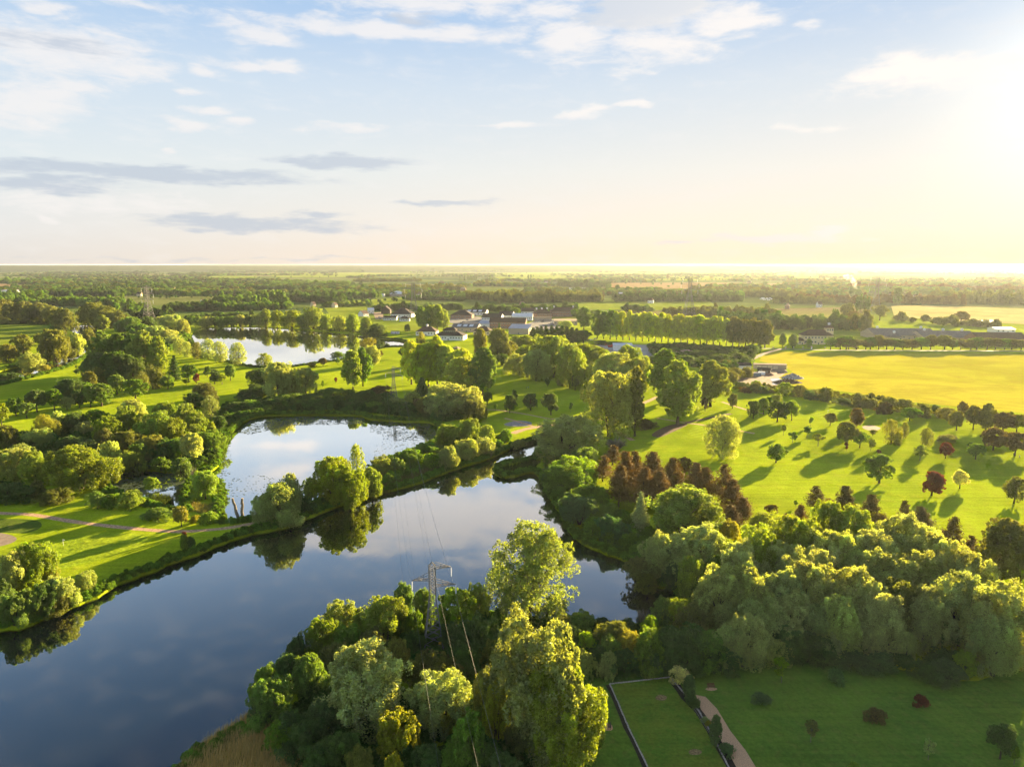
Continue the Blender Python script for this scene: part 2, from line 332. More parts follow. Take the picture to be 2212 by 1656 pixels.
def water_mat():
    m = bpy.data.materials.new('water'); m.use_nodes = True; n = NT(m.node_tree); n.n.clear()
    pos = n.new('ShaderNodeNewGeometry').outputs['Position']
    bn = n.new('ShaderNodeBump'); bn.inputs['Strength'].default_value = .10; bn.inputs['Distance'].default_value = .05
    n.l.new(n.noise(n.vmap(pos, (.8, .35, 1)), 1.0, 3, .6), bn.inputs['Height'])
    d = n.new('ShaderNodeBsdfDiffuse'); d.inputs[0].default_value = (.003, .006, .008, 1)
    g = n.new('ShaderNodeBsdfGlossy'); n.put(g.inputs['Roughness'], n.ramp(n.noise(n.vmap(pos, (.012, .03, 1)), 1.0, 3, .6), .42, .68, .015, .075)); g.inputs[0].default_value = (1, .965, .92, 1); n.l.new(bn.outputs[0], g.inputs['Normal'])
    lw = n.new('ShaderNodeLayerWeight'); lw.inputs[0].default_value = .5
    s = n.new('ShaderNodeMixShader'); n.l.new(n.m('ADD', .012, n.m('MULTIPLY', n.m('POWER', lw.outputs['Facing'], 3.2), 2.3), clamp=True), s.inputs[0]); n.l.new(d.outputs[0], s.inputs[1]); n.l.new(g.outputs[0], s.inputs[2])
    o = n.new('ShaderNodeOutputMaterial'); n.l.new(s.outputs[0], o.inputs[0]); return m
WATER = water_mat()
def flat(name, pts, z, m, kind='structure'):
    vs_ = [Vector(p[:2]) for p in pts]; n_ = len(vs_)
    ov, _, of, *_ = mgeo.delaunay_2d_cdt(vs_, [(i, (i + 1) % n_) for i in range(n_)], [list(range(n_))], 1, 1e-4)
    fs = []
    for f in of:
        a, b, c = (ov[i] for i in f[:3]); fs.append(tuple(f) if (b - a).cross(c - a) > 0 else tuple(f)[::-1])
    return tag(link(name, pymesh(name, [(p.x, p.y, z) for p in ov], fs, m)), kind=kind)
def grow(lp, d):
    n_ = len(lp); area = sum(lp[i][0] * lp[(i + 1) % n_][1] - lp[(i + 1) % n_][0] * lp[i][1] for i in range(n_)); sg = -1 if area > 0 else 1; out = []
    for i in range(n_):
        p, q, r_ = lp[i - 1], lp[i], lp[(i + 1) % n_]; tx, ty = r_[0] - p[0], r_[1] - p[1]; L = math.hypot(tx, ty) or 1
        out.append((q[0] - ty / L * sg * d, q[1] + tx / L * sg * d))
    return out
for nm, lp in LAKES.items():
    flat(nm, grow(lp, -.6), WZ, WATER)
for i, pp in enumerate((puddle_a, puddle_b)):
    flat('puddle', smooth_loop(GP(pp), 4), .03, WATER)

# ---------------------------------------------------------------- fields, paths, bunkers
def band(name, pts, w, z, m, kind='structure', k=5):
    c = smooth_loop(GP(pts), k, 0, False); L, Rr = [], []; rr = random.Random(len(pts) + int(w * 10))
    for i, p in enumerate(c):
        a, b = c[max(i - 1, 0)], c[min(i + 1, len(c) - 1)]; tx, ty = b[0] - a[0], b[1] - a[1]; l = math.hypot(tx, ty) or 1
        hw = w / 2 * rr.uniform(.88, 1.1); L.append((p[0] - ty / l * hw, p[1] + tx / l * hw, z)); Rr.append((p[0] + ty / l * hw, p[1] - tx / l * hw, z))
    n_ = len(c); return tag(link(name, pymesh(name, L + Rr, [(i, n_ + i, n_ + i + 1, i + 1) for i in range(n_ - 1)], m)), kind=kind)
BARLEY = grass_mat('barley', (.39, .37, .024), (.45, .40, .03), (.38, .29, .035), .006, (4, 1.35, .13))
MOWN = grass_mat('mown_grass', (.26, .36, .02), (.30, .38, .02), (.28, .33, .03), .05, (4, .9, .07))
ROUGHG = grass_mat('rough_grass', (.08, .13, .018), (.12, .16, .025), (.13, .13, .035), .05)
LAWN = grass_mat('shade_toned_lawn', (.085, .165, .022), (.13, .21, .025), (.17, .19, .04), .055, (2.6, 2.75, .035))  # deeper green puts the willow belt's shade into the turf colour
PALE = grass_mat('pale_crop', (.42, .36, .13), (.46, .40, .16), (.40, .32, .12), .004, (14, 1.45, .16))
TAN = grass_mat('bare_field', (.27, .19, .09), (.30, .21, .10), (.22, .15, .08), .004)
DARKF = grass_mat('ploughed', (.13, .095, .06), (.15, .11, .07), (.10, .08, .05), .004)
MEAD = grass_mat('meadow', (.17, .23, .02), (.24, .28, .03), (.12, .19, .02), .012)
GRAVEL = mat('gravel', (.52, .33, .19), .95, .1, .25, 1.2, bump=.3)
ASPH = mat('road_grey', (.16, .15, .14), .9, .2, .12, .5)
EARTH = mat('earth_yard', (.27, .195, .13), .95, .1, .2, .2, bump=.2)
SAND = mat('sand', (.27, .21, .155), .95, .1, .1, .5, bump=.2)
def field(name, pts, m, z, sm=False): return flat(name, smooth_loop(GP(pts), 4) if sm else GP(pts), z, m)
field('barley_field', [(1650, 762), (1672, 759), (1800, 761), (2000, 762), (2212, 764), (2700, 766), (2900, 960), (2212, 892), (2090, 880), (1968, 868), (1888, 855), (1807, 843), (1735, 838), (1690, 832), (1668, 815), (1712, 803), (1702, 796), (1640, 779)], BARLEY, .012)
field('pale_field', [(1925, 661), (2000, 659), (2212, 667), (2500, 672), (2500, 708), (2212, 700), (2070, 694), (1932, 684)], PALE, .02)
field('left_meadow', [(-300, 690), (0, 690), (103, 697), (110, 712), (70, 728), (0, 748), (-300, 790)], MEAD, .012)
field('town_meadow', [(770, 689), (880, 696), (930, 702), (925, 716), (860, 716), (800, 712), (770, 705)], MEAD, .012)
field('broad_meadow', [(1215, 652), (1380, 648), (1530, 648), (1545, 660), (1420, 670), (1270, 668)], MEAD, .02)
field('tan_field', [(1292, 611), (1510, 610), (1740, 613), (1840, 620), (1700, 632), (1510, 627), (1420, 623), (1300, 621)], TAN, .04)
field('strip_field', [(750, 650), (1000, 636), (1030, 640), (900, 652), (756, 662)], MEAD, .02)
field('far_strip_field', [(300, 629), (505, 626), (510, 634), (380, 641), (300, 637)], MEAD, .03)
field('works_field', [(-200, 615), (130, 611), (140, 618), (70, 624), (-200, 626)], TAN, .04)
field('ploughed_field', [(145, 609), (240, 609), (240, 615), (145, 617)], DARKF, .04)
field('rape_field', [(108, 619), (222, 616), (222, 620), (110, 625)], PALE, .04)
field('hotel_meadow', [(1672, 707), (1740, 709), (1860, 714), (1935, 722), (1880, 732), (1760, 726), (1668, 724)], MEAD, .02)
field('lakeside_meadow', [(700, 664), (790, 662), (800, 676), (770, 686), (716, 684)], MEAD, .02)
for nm, pts in (('far_green_field', [(1045, 590), (1500, 583), (1900, 586), (1880, 600), (1500, 606), (1080, 603)]), ('far_green_field', [(150, 595), (360, 594), (560, 596), (540, 604), (240, 607), (130, 601)]),
                ('far_green_field', [(560, 590), (760, 588), (900, 592), (880, 598), (600, 599)]), ('far_green_field', [(1290, 578), (1700, 576), (1700, 580), (1300, 583)])):
    field(nm, pts, MEAD, .12)
# golf course greens, tees and bunkers
field('putting_green', [(62, 1195), (120, 1168), (200, 1153), (280, 1151), (318, 1162), (300, 1182), (230, 1204), (140, 1226), (60, 1240)], MOWN, .008, True)
field('putting_green', [(1500, 920), (1545, 913), (1600, 920), (1615, 935), (1590, 950), (1530, 950), (1490, 938)], MOWN, .008, True)
field('putting_green', [(1752, 893), (1790, 882), (1826, 886), (1822, 900), (1780, 905)], MOWN, .008, True)
field('sand_bunker', [(1863, 921), (1882, 918), (1902, 924), (1894, 929), (1872, 928)], SAND, .012, True)
field('sand_bunker', [(-30, 1150), (10, 1152), (36, 1162), (20, 1174), (-30, 1182)], SAND, .012, True)
field('rough_patch', [(-30, 1122), (70, 1122), (90, 1136), (60, 1150), (10, 1150), (-30, 1146)], ROUGHG, .008, True)
field('gravel_bed', [(1090, 915), (1120, 908), (1148, 912), (1140, 920), (1100, 920)], mat('grey_gravel', (.26, .25, .25), .95, .1, .2, 1), .012, True)
field('bark_bed', [(1408, 938), (1440, 920), (1475, 914), (1484, 918), (1455, 932), (1425, 944)], mat('bark_mulch', (.13, .08, .045), .95, .1, .2, 1), .012, True)
band('gravel_path', [(-160, 1100), (0, 1108), (67, 1111), (134, 1122), (188, 1130), (268, 1139), (349, 1146), (403, 1147), (483, 1141), (540, 1131), (575, 1122)], 2.6, .016, GRAVEL)
band('gravel_path', [(1107, 936), (1130, 928), (1160, 922), (1206, 916), (1240, 912)], 4.4, .016, GRAVEL)
band('gravel_path', [(1090, 903), (1110, 908), (1135, 915), (1155, 922)], 2.4, .02, GRAVEL)
band('gravel_path', [(1045, 884), (1080, 886), (1134, 894), (1195, 905), (1250, 904), (1300, 905)], 2.2, .016, GRAVEL)
band('gravel_path', [(1330, 930), (1367, 951)], 3, .016, GRAVEL)
band('gravel_path', [(1386, 872), (1400, 866), (1420, 857)], 3.5, .016, GRAVEL)
band('gravel_path', [(1420, 903), (1483, 913), (1536, 920), (1630, 936)], 2.2, .02, GRAVEL)
band('mulch_strip', [(1478, 913), (1520, 905), (1579, 893)], 3.0, .024, mat('bark_mulch', (.1, .1, .1)))
band('gravel_path', [(1560, 868), (1610, 884), (1650, 893)], 2.0, .016, GRAVEL)
band('farm_track', [(1700, 753), (1672, 757), (1650, 764), (1625, 775), (1606, 781), (1580, 800)], 6, .02, EARTH)
field('farm_yard', [(1585, 815), (1620, 806), (1650, 798), (1690, 797), (1700, 803), (1682, 818), (1700, 830), (1660, 838), (1610, 832)], EARTH, .016, True)
band('road', [(1640, 752), (1700, 754), (1800, 756), (1950, 757), (2212, 758), (2600, 760)], 7, .03, ASPH)
band('road', [(962, 704), (990, 700), (1012, 695), (1040, 690), (1055, 687)], 12, .03, ASPH)
field('car_park', [(1130, 712), (1135, 700), (1160, 692), (1210, 688), (1235, 694), (1215, 706), (1190, 714)], ASPH, .02)
field('car_park', [(960, 688), (1030, 683), (1060, 688), (1030, 700), (985, 700), (958, 694)], ASPH, .02)
field('car_park', [(805, 675), (828, 674), (828, 690), (812, 690)], EARTH, .02)
field('builders_yard', [(1250, 752), (1300, 742), (1400, 745), (1460, 755), (1470, 765), (1400, 775), (1290, 770)], mat('concrete_yard', (.38, .35, .32), .9, .2, .12, .1), .02)

# ---------------------------------------------------------------- tree crowns and trunks
def unit(v): return v / np.maximum(np.linalg.norm(v, axis=1, keepdims=True), 1e-6)
def leaves(P, Nrm, size, rng, aspect=.62, spread=.75, jit=.35):
    """rhombic leaf clumps at P, loosely facing Nrm"""
    n = len(P); nr = unit(Nrm * (1 - spread) + rng.normal(size=(n, 3)) * spread * .6)
    a = unit(np.cross(nr, rng.normal(size=(n, 3)))); b = np.cross(nr, a)
    s = size * rng.uniform(1 - jit, 1 + jit, (n, 1)) * .5
    V = np.empty((n, 4, 3)); V[:, 0] = P + a * s * 1.25; V[:, 1] = P + b * s * aspect; V[:, 2] = P - a * s * 1.1; V[:, 3] = P - b * s * aspect
    V[:, 1] += nr * s * .25; V[:, 3] += nr * s * .25
    return V.reshape(-1, 3)
def env_radius(shape, t):
    """crown half width over height t in 0..1 (bottom to top of the crown)"""
    if shape == 'dome': return math.sqrt(max(0, 1 - (max(t - .35, 0) / .65) ** 2.2)) * (.62 + .38 * min(t / .3, 1))
    if shape == 'oval': return math.sin(math.pi * min(max(t * .92 + .05, 0), 1)) ** .6 * (1 - .18 * t)
    if shape == 'ball': return math.sqrt(max(0, 1 - (2 * t - .95) ** 2 * .95))
    if shape == 'cone': return (1 - t) ** .8 * .97 + .03
    if shape == 'column': return math.sin(math.pi * min(max(t * .93 + .06, 0), 1)) ** .45
    if shape == 'bush': return math.sqrt(max(0, 1 - t ** 2.4)) * (.85 + .15 * min(t / .2, 1))
    if shape == 'vase': return math.sqrt(max(0, 1 - (max(t - .55, 0) / .47) ** 2.4)) * (.35 + .65 * min(t / .6, 1))
    return 1.0
def crown(seed, shape, base_t, rad, n_lobe, lobe_r, n_leaf, leaf, fill=.12, droop=0.0, squash=.85, spread=.7, ragged=.12):
    """lobes of foliage on a crown envelope (tree height 1, crown from base_t up); returns leaf mesh data and lobe centres"""
    rng = np.random.default_rng(seed); base_t *= rng.uniform(.75, 1.3); H = 1 - base_t; ragged *= rng.uniform(.7, 1.15); C = []; Rl = []
    tries = 0; rotp = rng.uniform(0, 6.28, 5)
    while len(C) < n_lobe and tries < n_lobe * 12:
        tries += 1; t = rng.uniform(0.02, .97) ** (.85 if shape != 'cone' else 1.25); an = rng.uniform(0, 2 * math.pi)
        e = env_radius(shape, t) * (1 + ragged * (math.sin(2 * an + rotp[0]) * .6 + math.sin(3 * an + rotp[1] + 4 * t) * .5 + math.sin(5 * an + rotp[2] - 7 * t) * .35))
        lr = lobe_r * rng.uniform(.55, 1.5) * (.6 + .4 * e)
        rr = max(e * rad - lr * .75, 0) * (rng.uniform(.75, 1.0) if rng.random() < .82 else rng.uniform(.2, .7))
        z = base_t + t * H; z = min(z, 1 - lr * .8); c = np.array([rr * math.cos(an), rr * math.sin(an), z])
        if any(np.linalg.norm((c - q) * (1, 1, 1.1)) < .45 * min(lr, r2) for q, r2 in zip(C, Rl)): continue
        C.append(c); Rl.append(lr)
    C = np.array(C); Rl = np.array(Rl); w = Rl ** 2; cnt = rng.multinomial(int(n_leaf * FK), w / w.sum())
    idx = np.repeat(np.arange(len(C)), cnt); NS = 11
    SD = unit(rng.normal(size=(len(C) * NS, 3)) + np.array([0, 0, .3])).reshape(len(C), NS, 3); SR = rng.uniform(.26, .52, (len(C), NS)); SO = rng.uniform(.45, .95, (len(C), NS))
    sk = rng.integers(0, NS, len(idx)); D = unit(rng.normal(size=(len(idx), 3)) * .8 + SD[idx, sk] * .9)
    rr = rng.uniform(.6, 1.08, len(idx)); inner = rng.random(len(idx)) < fill; rr[inner] *= rng.uniform(.2, .9, inner.sum())
    P = C[idx] + (SD[idx, sk] * SO[idx, sk][:, None] + D * (SR[idx, sk] * rr)[:, None]) * Rl[idx][:, None] * np.array([1, 1, squash])
    if droop:
        low = np.clip(-D[:, 2], 0, 1) + rng.random(len(idx)) * .5; P[:, 2] -= low * droop * Rl[idx]
    # leaves buried deep inside another bough are never seen
    ok = np.ones(len(P), bool)
    for k in range(len(C)):
        q = (P - C[k]) / np.array([1, 1, squash]); ok &= (idx == k) | (np.einsum('ij,ij->i', q, q) > (Rl[k] * .5) ** 2)
    ok |= rng.random(len(P)) < .04
    P, D, idx = P[ok], D[ok], idx[ok]
    P[:, 2] = np.maximum(P[:, 2], .004)
    tone = np.clip(.5 + rng.normal(size=len(C))[idx] * .10 + rng.normal(size=(len(C), NS))[idx, sk[ok]] * .10 + rng.normal(size=len(P)) * .13, 0, 1)
    V = leaves(P, D, leaf, rng, spread=spread)
    return V, tone, C, Rl
def trunk_mesh(name, seed, base_t, C, Rl, r=.022, m=None, limbs=7, top=.75, multi=1, lean=0.0, n=6):
    rng = random.Random(seed); mb = MB()
    for k in range(multi):
        an = k * 2 * math.pi / multi + rng.random(); lx, ly = (math.cos(an) * .05, math.sin(an) * .05) if multi > 1 else (rng.uniform(-1, 1) * lean, rng.uniform(-1, 1) * lean)
        p0 = Vector((lx * .2, ly * .2, -.01)); segs = [p0, Vector((lx * .4, ly * .4, base_t * .55)), Vector((lx * 1.2 + rng.uniform(-.01, .01), ly * 1.2, base_t + .12)), Vector((lx * 2.2, ly * 2.2, top))]
        rr = [r * 1.25, r, r * .72, r * .2]; rr = [q / (multi ** .4) for q in rr]
        mb.bar(segs[0], segs[0] + Vector((0, 0, .03)), rr[0] * 1.3, rr[0] * .95, n)
        for i in range(3): mb.bar(segs[i], segs[i + 1], rr[i], rr[i + 1], n)
    order = sorted(range(len(C)), key=lambda i: -Rl[i])[:limbs]
    for i in order:
        c = Vector(C[i]); z0 = min(base_t + .06 + .5 * max(c.z - base_t, 0) * rng.uniform(.3, .8), top * .95, c.z); a = Vector((0, 0, z0)); mid = a.lerp(c, .5) + Vector((0, 0, .02))
        mb.bar(a, mid, r * .42, r * .28, 4); mb.bar(mid, c, r * .28, r * .1, 4)
        for _ in range(2):
            e = c + Vector((rng.uniform(-1, 1), rng.uniform(-1, 1), rng.uniform(-.2, 1))) * Rl[i] * .85; mb.bar(mid.lerp(c, .7), e, r * .14, r * .05, 3)
    return mb.mesh(name, m or BARK)

KINDS = {   # shape, crown foot, radius, lobes, lobe radius, leaves hi/mid/low, leaf size hi, droop, squash, spread, ragged, trunk radius, limbs, stems
    'W': ('dome', .10, .42, 62, .115, (24000, 6500, 1500), .0225, .6, 1.2, .72, .30, .030, 9, 2),
    'P': ('oval', .12, .34, 95, .080, (22000, 6500, 1500), .0225, .15, 1.05, .70, .24, .022, 8, 1),
    'R': ('ball', .24, .40, 55, .105, (16000, 5000, 1200), .027, .1, .9, .70, .26, .026, 8, 1),
    'S': ('bush', .00, .60, 55, .165, (14000, 4200, 1000), .034, .2, .95, .72, .34, .03, 6, 3),
    'B': ('dome', .05, .42, 120, .090, (19000, 4200, 1000), .0185, .3, 1.1, .8, .13, .020, 34, 3),
    'A': ('ball', .32, .24, 22, .075, (2600, 900, 300), .038, .1, .9, .85, .35, .014, 10, 1),
    'K': ('dome', .10, .45, 46, .10, (12000, 3600, 900), .022, 1.9, 1.25, .7, .18, .028, 8, 1),
    'L': ('column', .05, .10, 70, .050, (7000, 2400, 650), .022, -.3, 1.9, .65, .16, .014, 4, 1),
    'Y': ('column', .02, .17, 60, .075, (9000, 2600, 700), .028, -.2, 1.6, .6, .08, .016, 2, 1),
}
def conifer(seed, n_leaf, leaf, tiers=17, r0=.24, base_t=.06, pine=False):
    rng = np.random.default_rng(seed); P = []; D = []; Cs = []; idx = []; k = 0
    for i in range(tiers):
        t = i / (tiers - 1); z = base_t + (1 - base_t) * t ** .95
        rad = r0 * ((1 - t) ** (.85 if not pine else .62) + .04) * rng.uniform(.8, 1.15)
        nb = max(5, int(13 * (1 - t) + 5)) if not pine else max(4, int(7 * (1 - t) + 4))
        for j in range(nb):
            an = rng.uniform(0, 6.283); L = rad * rng.uniform(.65, 1.12) * (rng.uniform(.6, 1.3) if pine else 1); m_ = int(n_leaf / tiers / nb * (.5 + 1.2 * (1 - t)))
            s = rng.uniform(.12, 1, m_) ** .75; wdt = .045 * (1 + (1.2 if pine else .2)) * (1 - s * .45) * (.5 + (1 - t))
            zz = z + (-.16 if not pine else .28) * L * s * (1 if not pine else s) + rng.normal(size=m_) * (.010 if not pine else .02)
            off = rng.normal(size=m_) * wdt
            x = math.cos(an) * L * s - math.sin(an) * off; y = math.sin(an) * L * s + math.cos(an) * off
            P.append(np.stack([x, y, np.clip(zz, .01, 1)], 1)); D.append(np.tile([math.cos(an) * .5, math.sin(an) * .5, .8], (m_, 1))); idx += [k] * m_; k += 1
            if pine and j % 2 == 0: Cs.append((math.cos(an) * L * .6, math.sin(an) * L * .6, z + .1 * L))
    P = np.concatenate(P); D = np.concatenate(D); idx = np.array(idx)
    tone = np.clip(.5 + rng.normal(size=k)[idx] * .12 + rng.normal(size=len(P)) * .13, 0, 1)
    return leaves(P, D, leaf, rng, aspect=.4, spread=.6), tone, Cs or [(0, 0, .9)], [.05] * max(len(Cs), 1)
PROTO = {}
def proto(kind, lod, var):
    key = (kind, lod, var)
    if key in PROTO: return PROTO[key]
    seed = sum(map(ord, kind)) * 100 + var * 7 + 3
    if kind in ('C', 'N'):
        n_ = (9000, 3000, 800)[lod]; lf = (.030, .048, .085)[lod]
        V, tone, C, Rl = conifer(seed, n_, lf, 19 if kind == 'C' else 12, .21 if kind == 'C' else .28, .05 if kind == 'C' else .2, kind == 'N')
        cm = quads_mesh('crown', V, 4, tone, NEEDLE); tm = trunk_mesh('trunk', seed, .2, C, Rl, .017, BARK, 6 if kind == 'N' else 0, .95)
        rad = .21 if kind == 'C' else .28
    elif kind == 'T':   # bare twiggy shrub
        rng = random.Random(seed); mb = MB()
        for i in range((150, 80, 40)[lod]):
            an = rng.uniform(0, 6.28); e = Vector((math.cos(an) * rng.uniform(.1, .45), math.sin(an) * rng.uniform(.1, .45), rng.uniform(.5, 1))); b = Vector((e.x * .15, e.y * .15, 0)); md = b.lerp(e, .5) + Vector((0, 0, .08))
            mb.bar(b, md, .016, .011, 3); mb.bar(md, e, .011, .003, 3)
            for _ in range(3): mb.bar(md.lerp(e, rng.random()), e + Vector((rng.uniform(-.13, .13), rng.uniform(-.13, .13), rng.uniform(-.1, .1))), .006, .002, 3)
        cm = None; tm = mb.mesh('branches', BARKL); rad = .5
    else:
        shape, bt, rad, nl, lr, nlf, lf, droop, sq, spr, rag, tr, limbs, stems = KINDS[kind]
        n_ = nlf[lod]; lsz = lf * (1, 1.75, 3.2)[lod]; nl2 = (nl, nl, max(14, nl // 2))[lod]
        V, tone, C, Rl = crown(seed, shape, bt, rad, nl2, lr * (1, 1, 1.25)[lod], n_, lsz, .12, droop, sq, spr, rag)
        cm = quads_mesh('crown', V, 4, tone, LEAF); tm = trunk_mesh('trunk', seed, bt, C, Rl, tr, BARKL if kind in 'BA' else BARK, limbs if lod < 2 else 3, .8, stems)
    PROTO[key] = (cm, tm, rad); return PROTO[key]
NVAR = {'W': 6, 'P': 5, 'R': 7, 'S': 5, 'B': 3, 'A': 4, 'K': 2, 'L': 2, 'Y': 2, 'C': 2, 'N': 4, 'T': 2}
KW = {'W': ('willow_tree', 'willow', 'tree'), 'P': ('poplar_tree', 'full poplar', 'tree'), 'R': ('round_tree', 'round-headed tree', 'tree'), 'S': ('bush', 'bush', 'bush'), 'B': ('open_crowned_tree', 'open-crowned tree', 'tree'),
      'A': ('young_tree', 'young tree', 'tree'), 'K': ('weeping_willow', 'weeping willow', 'tree'), 'L': ('lombardy_poplar', 'columnar poplar', 'tree'), 'Y': ('cypress', 'upright cypress', 'tree'),
      'C': ('spruce_tree', 'spruce', 'tree'), 'N': ('pine_tree', 'pine', 'tree'), 'T': ('bare_shrub', 'bare shrub', 'shrub')}
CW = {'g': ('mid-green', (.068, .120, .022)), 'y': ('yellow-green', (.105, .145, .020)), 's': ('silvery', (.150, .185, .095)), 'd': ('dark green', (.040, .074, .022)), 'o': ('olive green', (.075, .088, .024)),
      'b': ('rusty brown', (.078, .050, .020)), 'k': ('dark brownish', (.062, .050, .020)), 'r': ('dark red-leaved', (.075, .018, .014)), 'l': ('bright lime-green', (.105, .175, .014)), 'q': ('golden', (.120, .132, .022)),
      'w': ('cream-flecked', (.30, .32, .20)), 'p': ('pale lime', (.105, .135, .052)), 'u': ('sunlit yellow-green', (.19, .235, .035)), 't': ('blue-green', (.05, .10, .05))}  # the sunlit tone puts sunlight into the poplars' own leaf colour
ORD = ['first', 'second', 'third', 'fourth', 'fifth', 'sixth', 'seventh', 'eighth', 'ninth', 'tenth', 'eleventh', 'twelfth', 'thirteenth', 'fourteenth', 'fifteenth', 'sixteenth', 'seventeenth', 'eighteenth', 'nineteenth', 'twentieth']
def ordinal(i, n):
    if n == 1: return 'the only one'
    if n == 2: return ('left of two', 'right of two')[i]
    if i == 0: return 'leftmost of %d' % n
    if i == n - 1: return 'rightmost of %d' % n
    return ('%s from the left' % ORD[i]) if i < len(ORD) else '%s from the right' % ORD[n - 1 - i]
TREE_N = [0]; FK = 2.05
def tree(kind, p, h, r, colk, label, group=None, lod=None):
    TREE_N[0] += 1; i = TREE_N[0]; rng = random.Random(i * 13 + 5)
    cm, tm, rad = proto(kind, lod, rng.randrange(NVAR[kind] if lod else max(2, NVAR[kind] - 1)))
    nm, _, cat = KW[kind]; sxy = r / rad; e = empty(nm, (p.x, p.y, 0), rng.uniform(0, 6.283), (sxy * rng.uniform(.9, 1.1), sxy * rng.uniform(.86, 1.12), h)); e.rotation_euler[0] = rng.uniform(-.05, .05); e.rotation_euler[1] = rng.uniform(-.05, .05)
    base = CW[colk][1]; j = rng.uniform(.88, 1.14); k2 = rng.uniform(.93, 1.07)
    if tm:
        t = link('branches' if kind == 'T' else ('stems' if kind == 'S' else 'trunk'), tm, e)
    if cm:
        c = link('foliage' if kind == 'S' else 'crown', cm, e); c.color = (base[0] * j * k2 * FK, base[1] * j * FK, base[2] * j / k2 * 1.35, 1)
    tag(e, label, cat, group); return e
def cluster(where, items, group=None):
    """items: kind, colour, px, top, base|None, height|None, half width (all in picture pixels)"""
    by = {}
    for it in items: by.setdefault((it[0], it[1]), []).append(it)
    for (kd, ck), lst in by.items():
        lst.sort(key=lambda q: q[2])
        for i, (kind, colk, px, top, bs, h, hw) in enumerate(lst):
            p, hh, rr = spot(px, bs, top, h, hw * (1.1 if hw > 9 else 1)); n = len(lst)
            if kind in 'WPRK' and bs is None: rr *= 1.02
            lod = 0 if hw >= 24 else (1 if hw >= 9 else 2)
            if p.y < 190 and lod: lod -= 1
            o_ = ordinal(i, n); lab = '%s %s %s, %s' % (CW[colk][0] if kind != 'T' else 'grey-brown', KW[kind][1], where, o_)
            if n == 1: lab = '%s %s %s' % (CW[colk][0] if kind != 'T' else 'grey-brown', KW[kind][1], where)
            for a_, b_ in ((' from the ', ' from '), ('full poplar', 'poplar'), ('round-headed', 'round'), ('open-crowned', 'open'), (' the big ', ' the '), (' the long ', ' the '), ('mid-green', 'green'), (' the open ', ' the '), ('standing alone ', '')):
                if len(lab.replace('-', ' ').split()) > 16: lab = lab.replace(a_, b_)
            g_ = ('%s %ss %s' % (CW[colk][0], KW[kind][1].replace('bush', 'bushe').replace('bare shrub', 'bare shrub'), where)) if n > 1 else None
            tree(kind, p, hh, rr, colk, lab, g_, lod)
def L(s):
    out = []
    for ln in s.strip().split(';'):
        q = ln.split()
        if not q: continue
        k, c, x, t, b, w = q[0][0], q[0][1], float(q[1]), float(q[2]), float(q[3]), float(q[4])
        out.append((k, c, x, t, None, b, w) if b <= 60 else (k, c, x, t, b, None, w))
    return out
# each entry: kind+colour  px  crown-top-y  (foot y | height in m)  half width
cluster('on the wooded point beside the near pylon', L('''Wy 825 1293 13 54; Wy 735 1300 11 38; Wy 688 1343 10 36; Wg 890 1322 9 22; Wg 865 1268 11 30; Wg 916 1275 11 26; Rl 985 1274 13 38; Wy 1030 1262 11 26; Wq 860 1385 9 27;
 Wo 938 1410 10 50; Wd 1010 1352 10 44; Wd 1042 1335 12 42; Wd 1005 1402 9 40; Wo 1065 1378 9 30; Wd 975 1345 8 26; Wd 895 1365 7 26; Wg 745 1350 10 34; Wo 800 1365 9 30; Wd 1085 1360 10 34'''))
cluster('at the water side of the wooded point', L('''Wd 620 1415 8 33; Wg 572 1443 8 28; Wg 585 1475 9 40; Wg 670 1424 10 38; Sd 700 1520 8 38; Sd 660 1560 8 42; Sd 630 1535 7 36; Wo 720 1395 9 28; Sd 560 1520 5 24; Sg 605 1560 6 34; Sd 740 1500 7 32; Wd 640 1380 8 26'''))
cluster('on the wooded point, lower picture edge', L('''Ws 782 1398 17 86; Rq 862 1540 11 44; So 775 1615 9 36; Sq 850 1636 8 30; Wd 730 1590 8 42; Sd 690 1620 7 50; Sd 920 1620 7 45'''))
cluster('under the wires below the near pylon', L('''Ws 955 1455 12 58; Sq 993 1510 8 26; Sg 1010 1552 12 50; Sg 978 1606 8 32; Wq 1045 1450 14 30; Wq 1072 1485 13 34; Sd 905 1500 7 30; Sd 1045 1600 8 40; Sd 1085 1625 8 36; Sd 1030 1500 8 30'''))
cluster('standing over the lake right of the near pylon', L('Bp 1150 1137 1345 90'))
cluster('directly left of the fenced lawn', L('Wp 1165 1338 1625 96; Wy 1215 1440 1655 88; So 1130 1560 7 50'))
cluster('in the shrub belt above the fenced lawn', L('''Sg 1255 1325 6 40; So 1325 1345 8 38; Sq 1360 1362 8 33; Sl 1270 1367 6 20; Ss 1258 1408 6 25; Ss 1310 1408 6 22; Sl 1405 1330 7 26; Sy 1470 1298 8 30; Sg 1430 1293 8 30; So 1510 1300 9 46;
 Sd 1490 1350 9 50; Sd 1450 1362 9 45; Sg 1405 1365 9 40; Sg 1535 1365 9 42; Sd 1480 1395 6 42; Sd 1410 1405 5 36; Sd 1350 1408 5 34; Sg 1320 1375 7 30; Td 1392 1320 5 18; Sd 1230 1350 6 30; Sd 1290 1395 6 30; So 1215 1330 6 26; Sd 1560 1395 6 36'''))
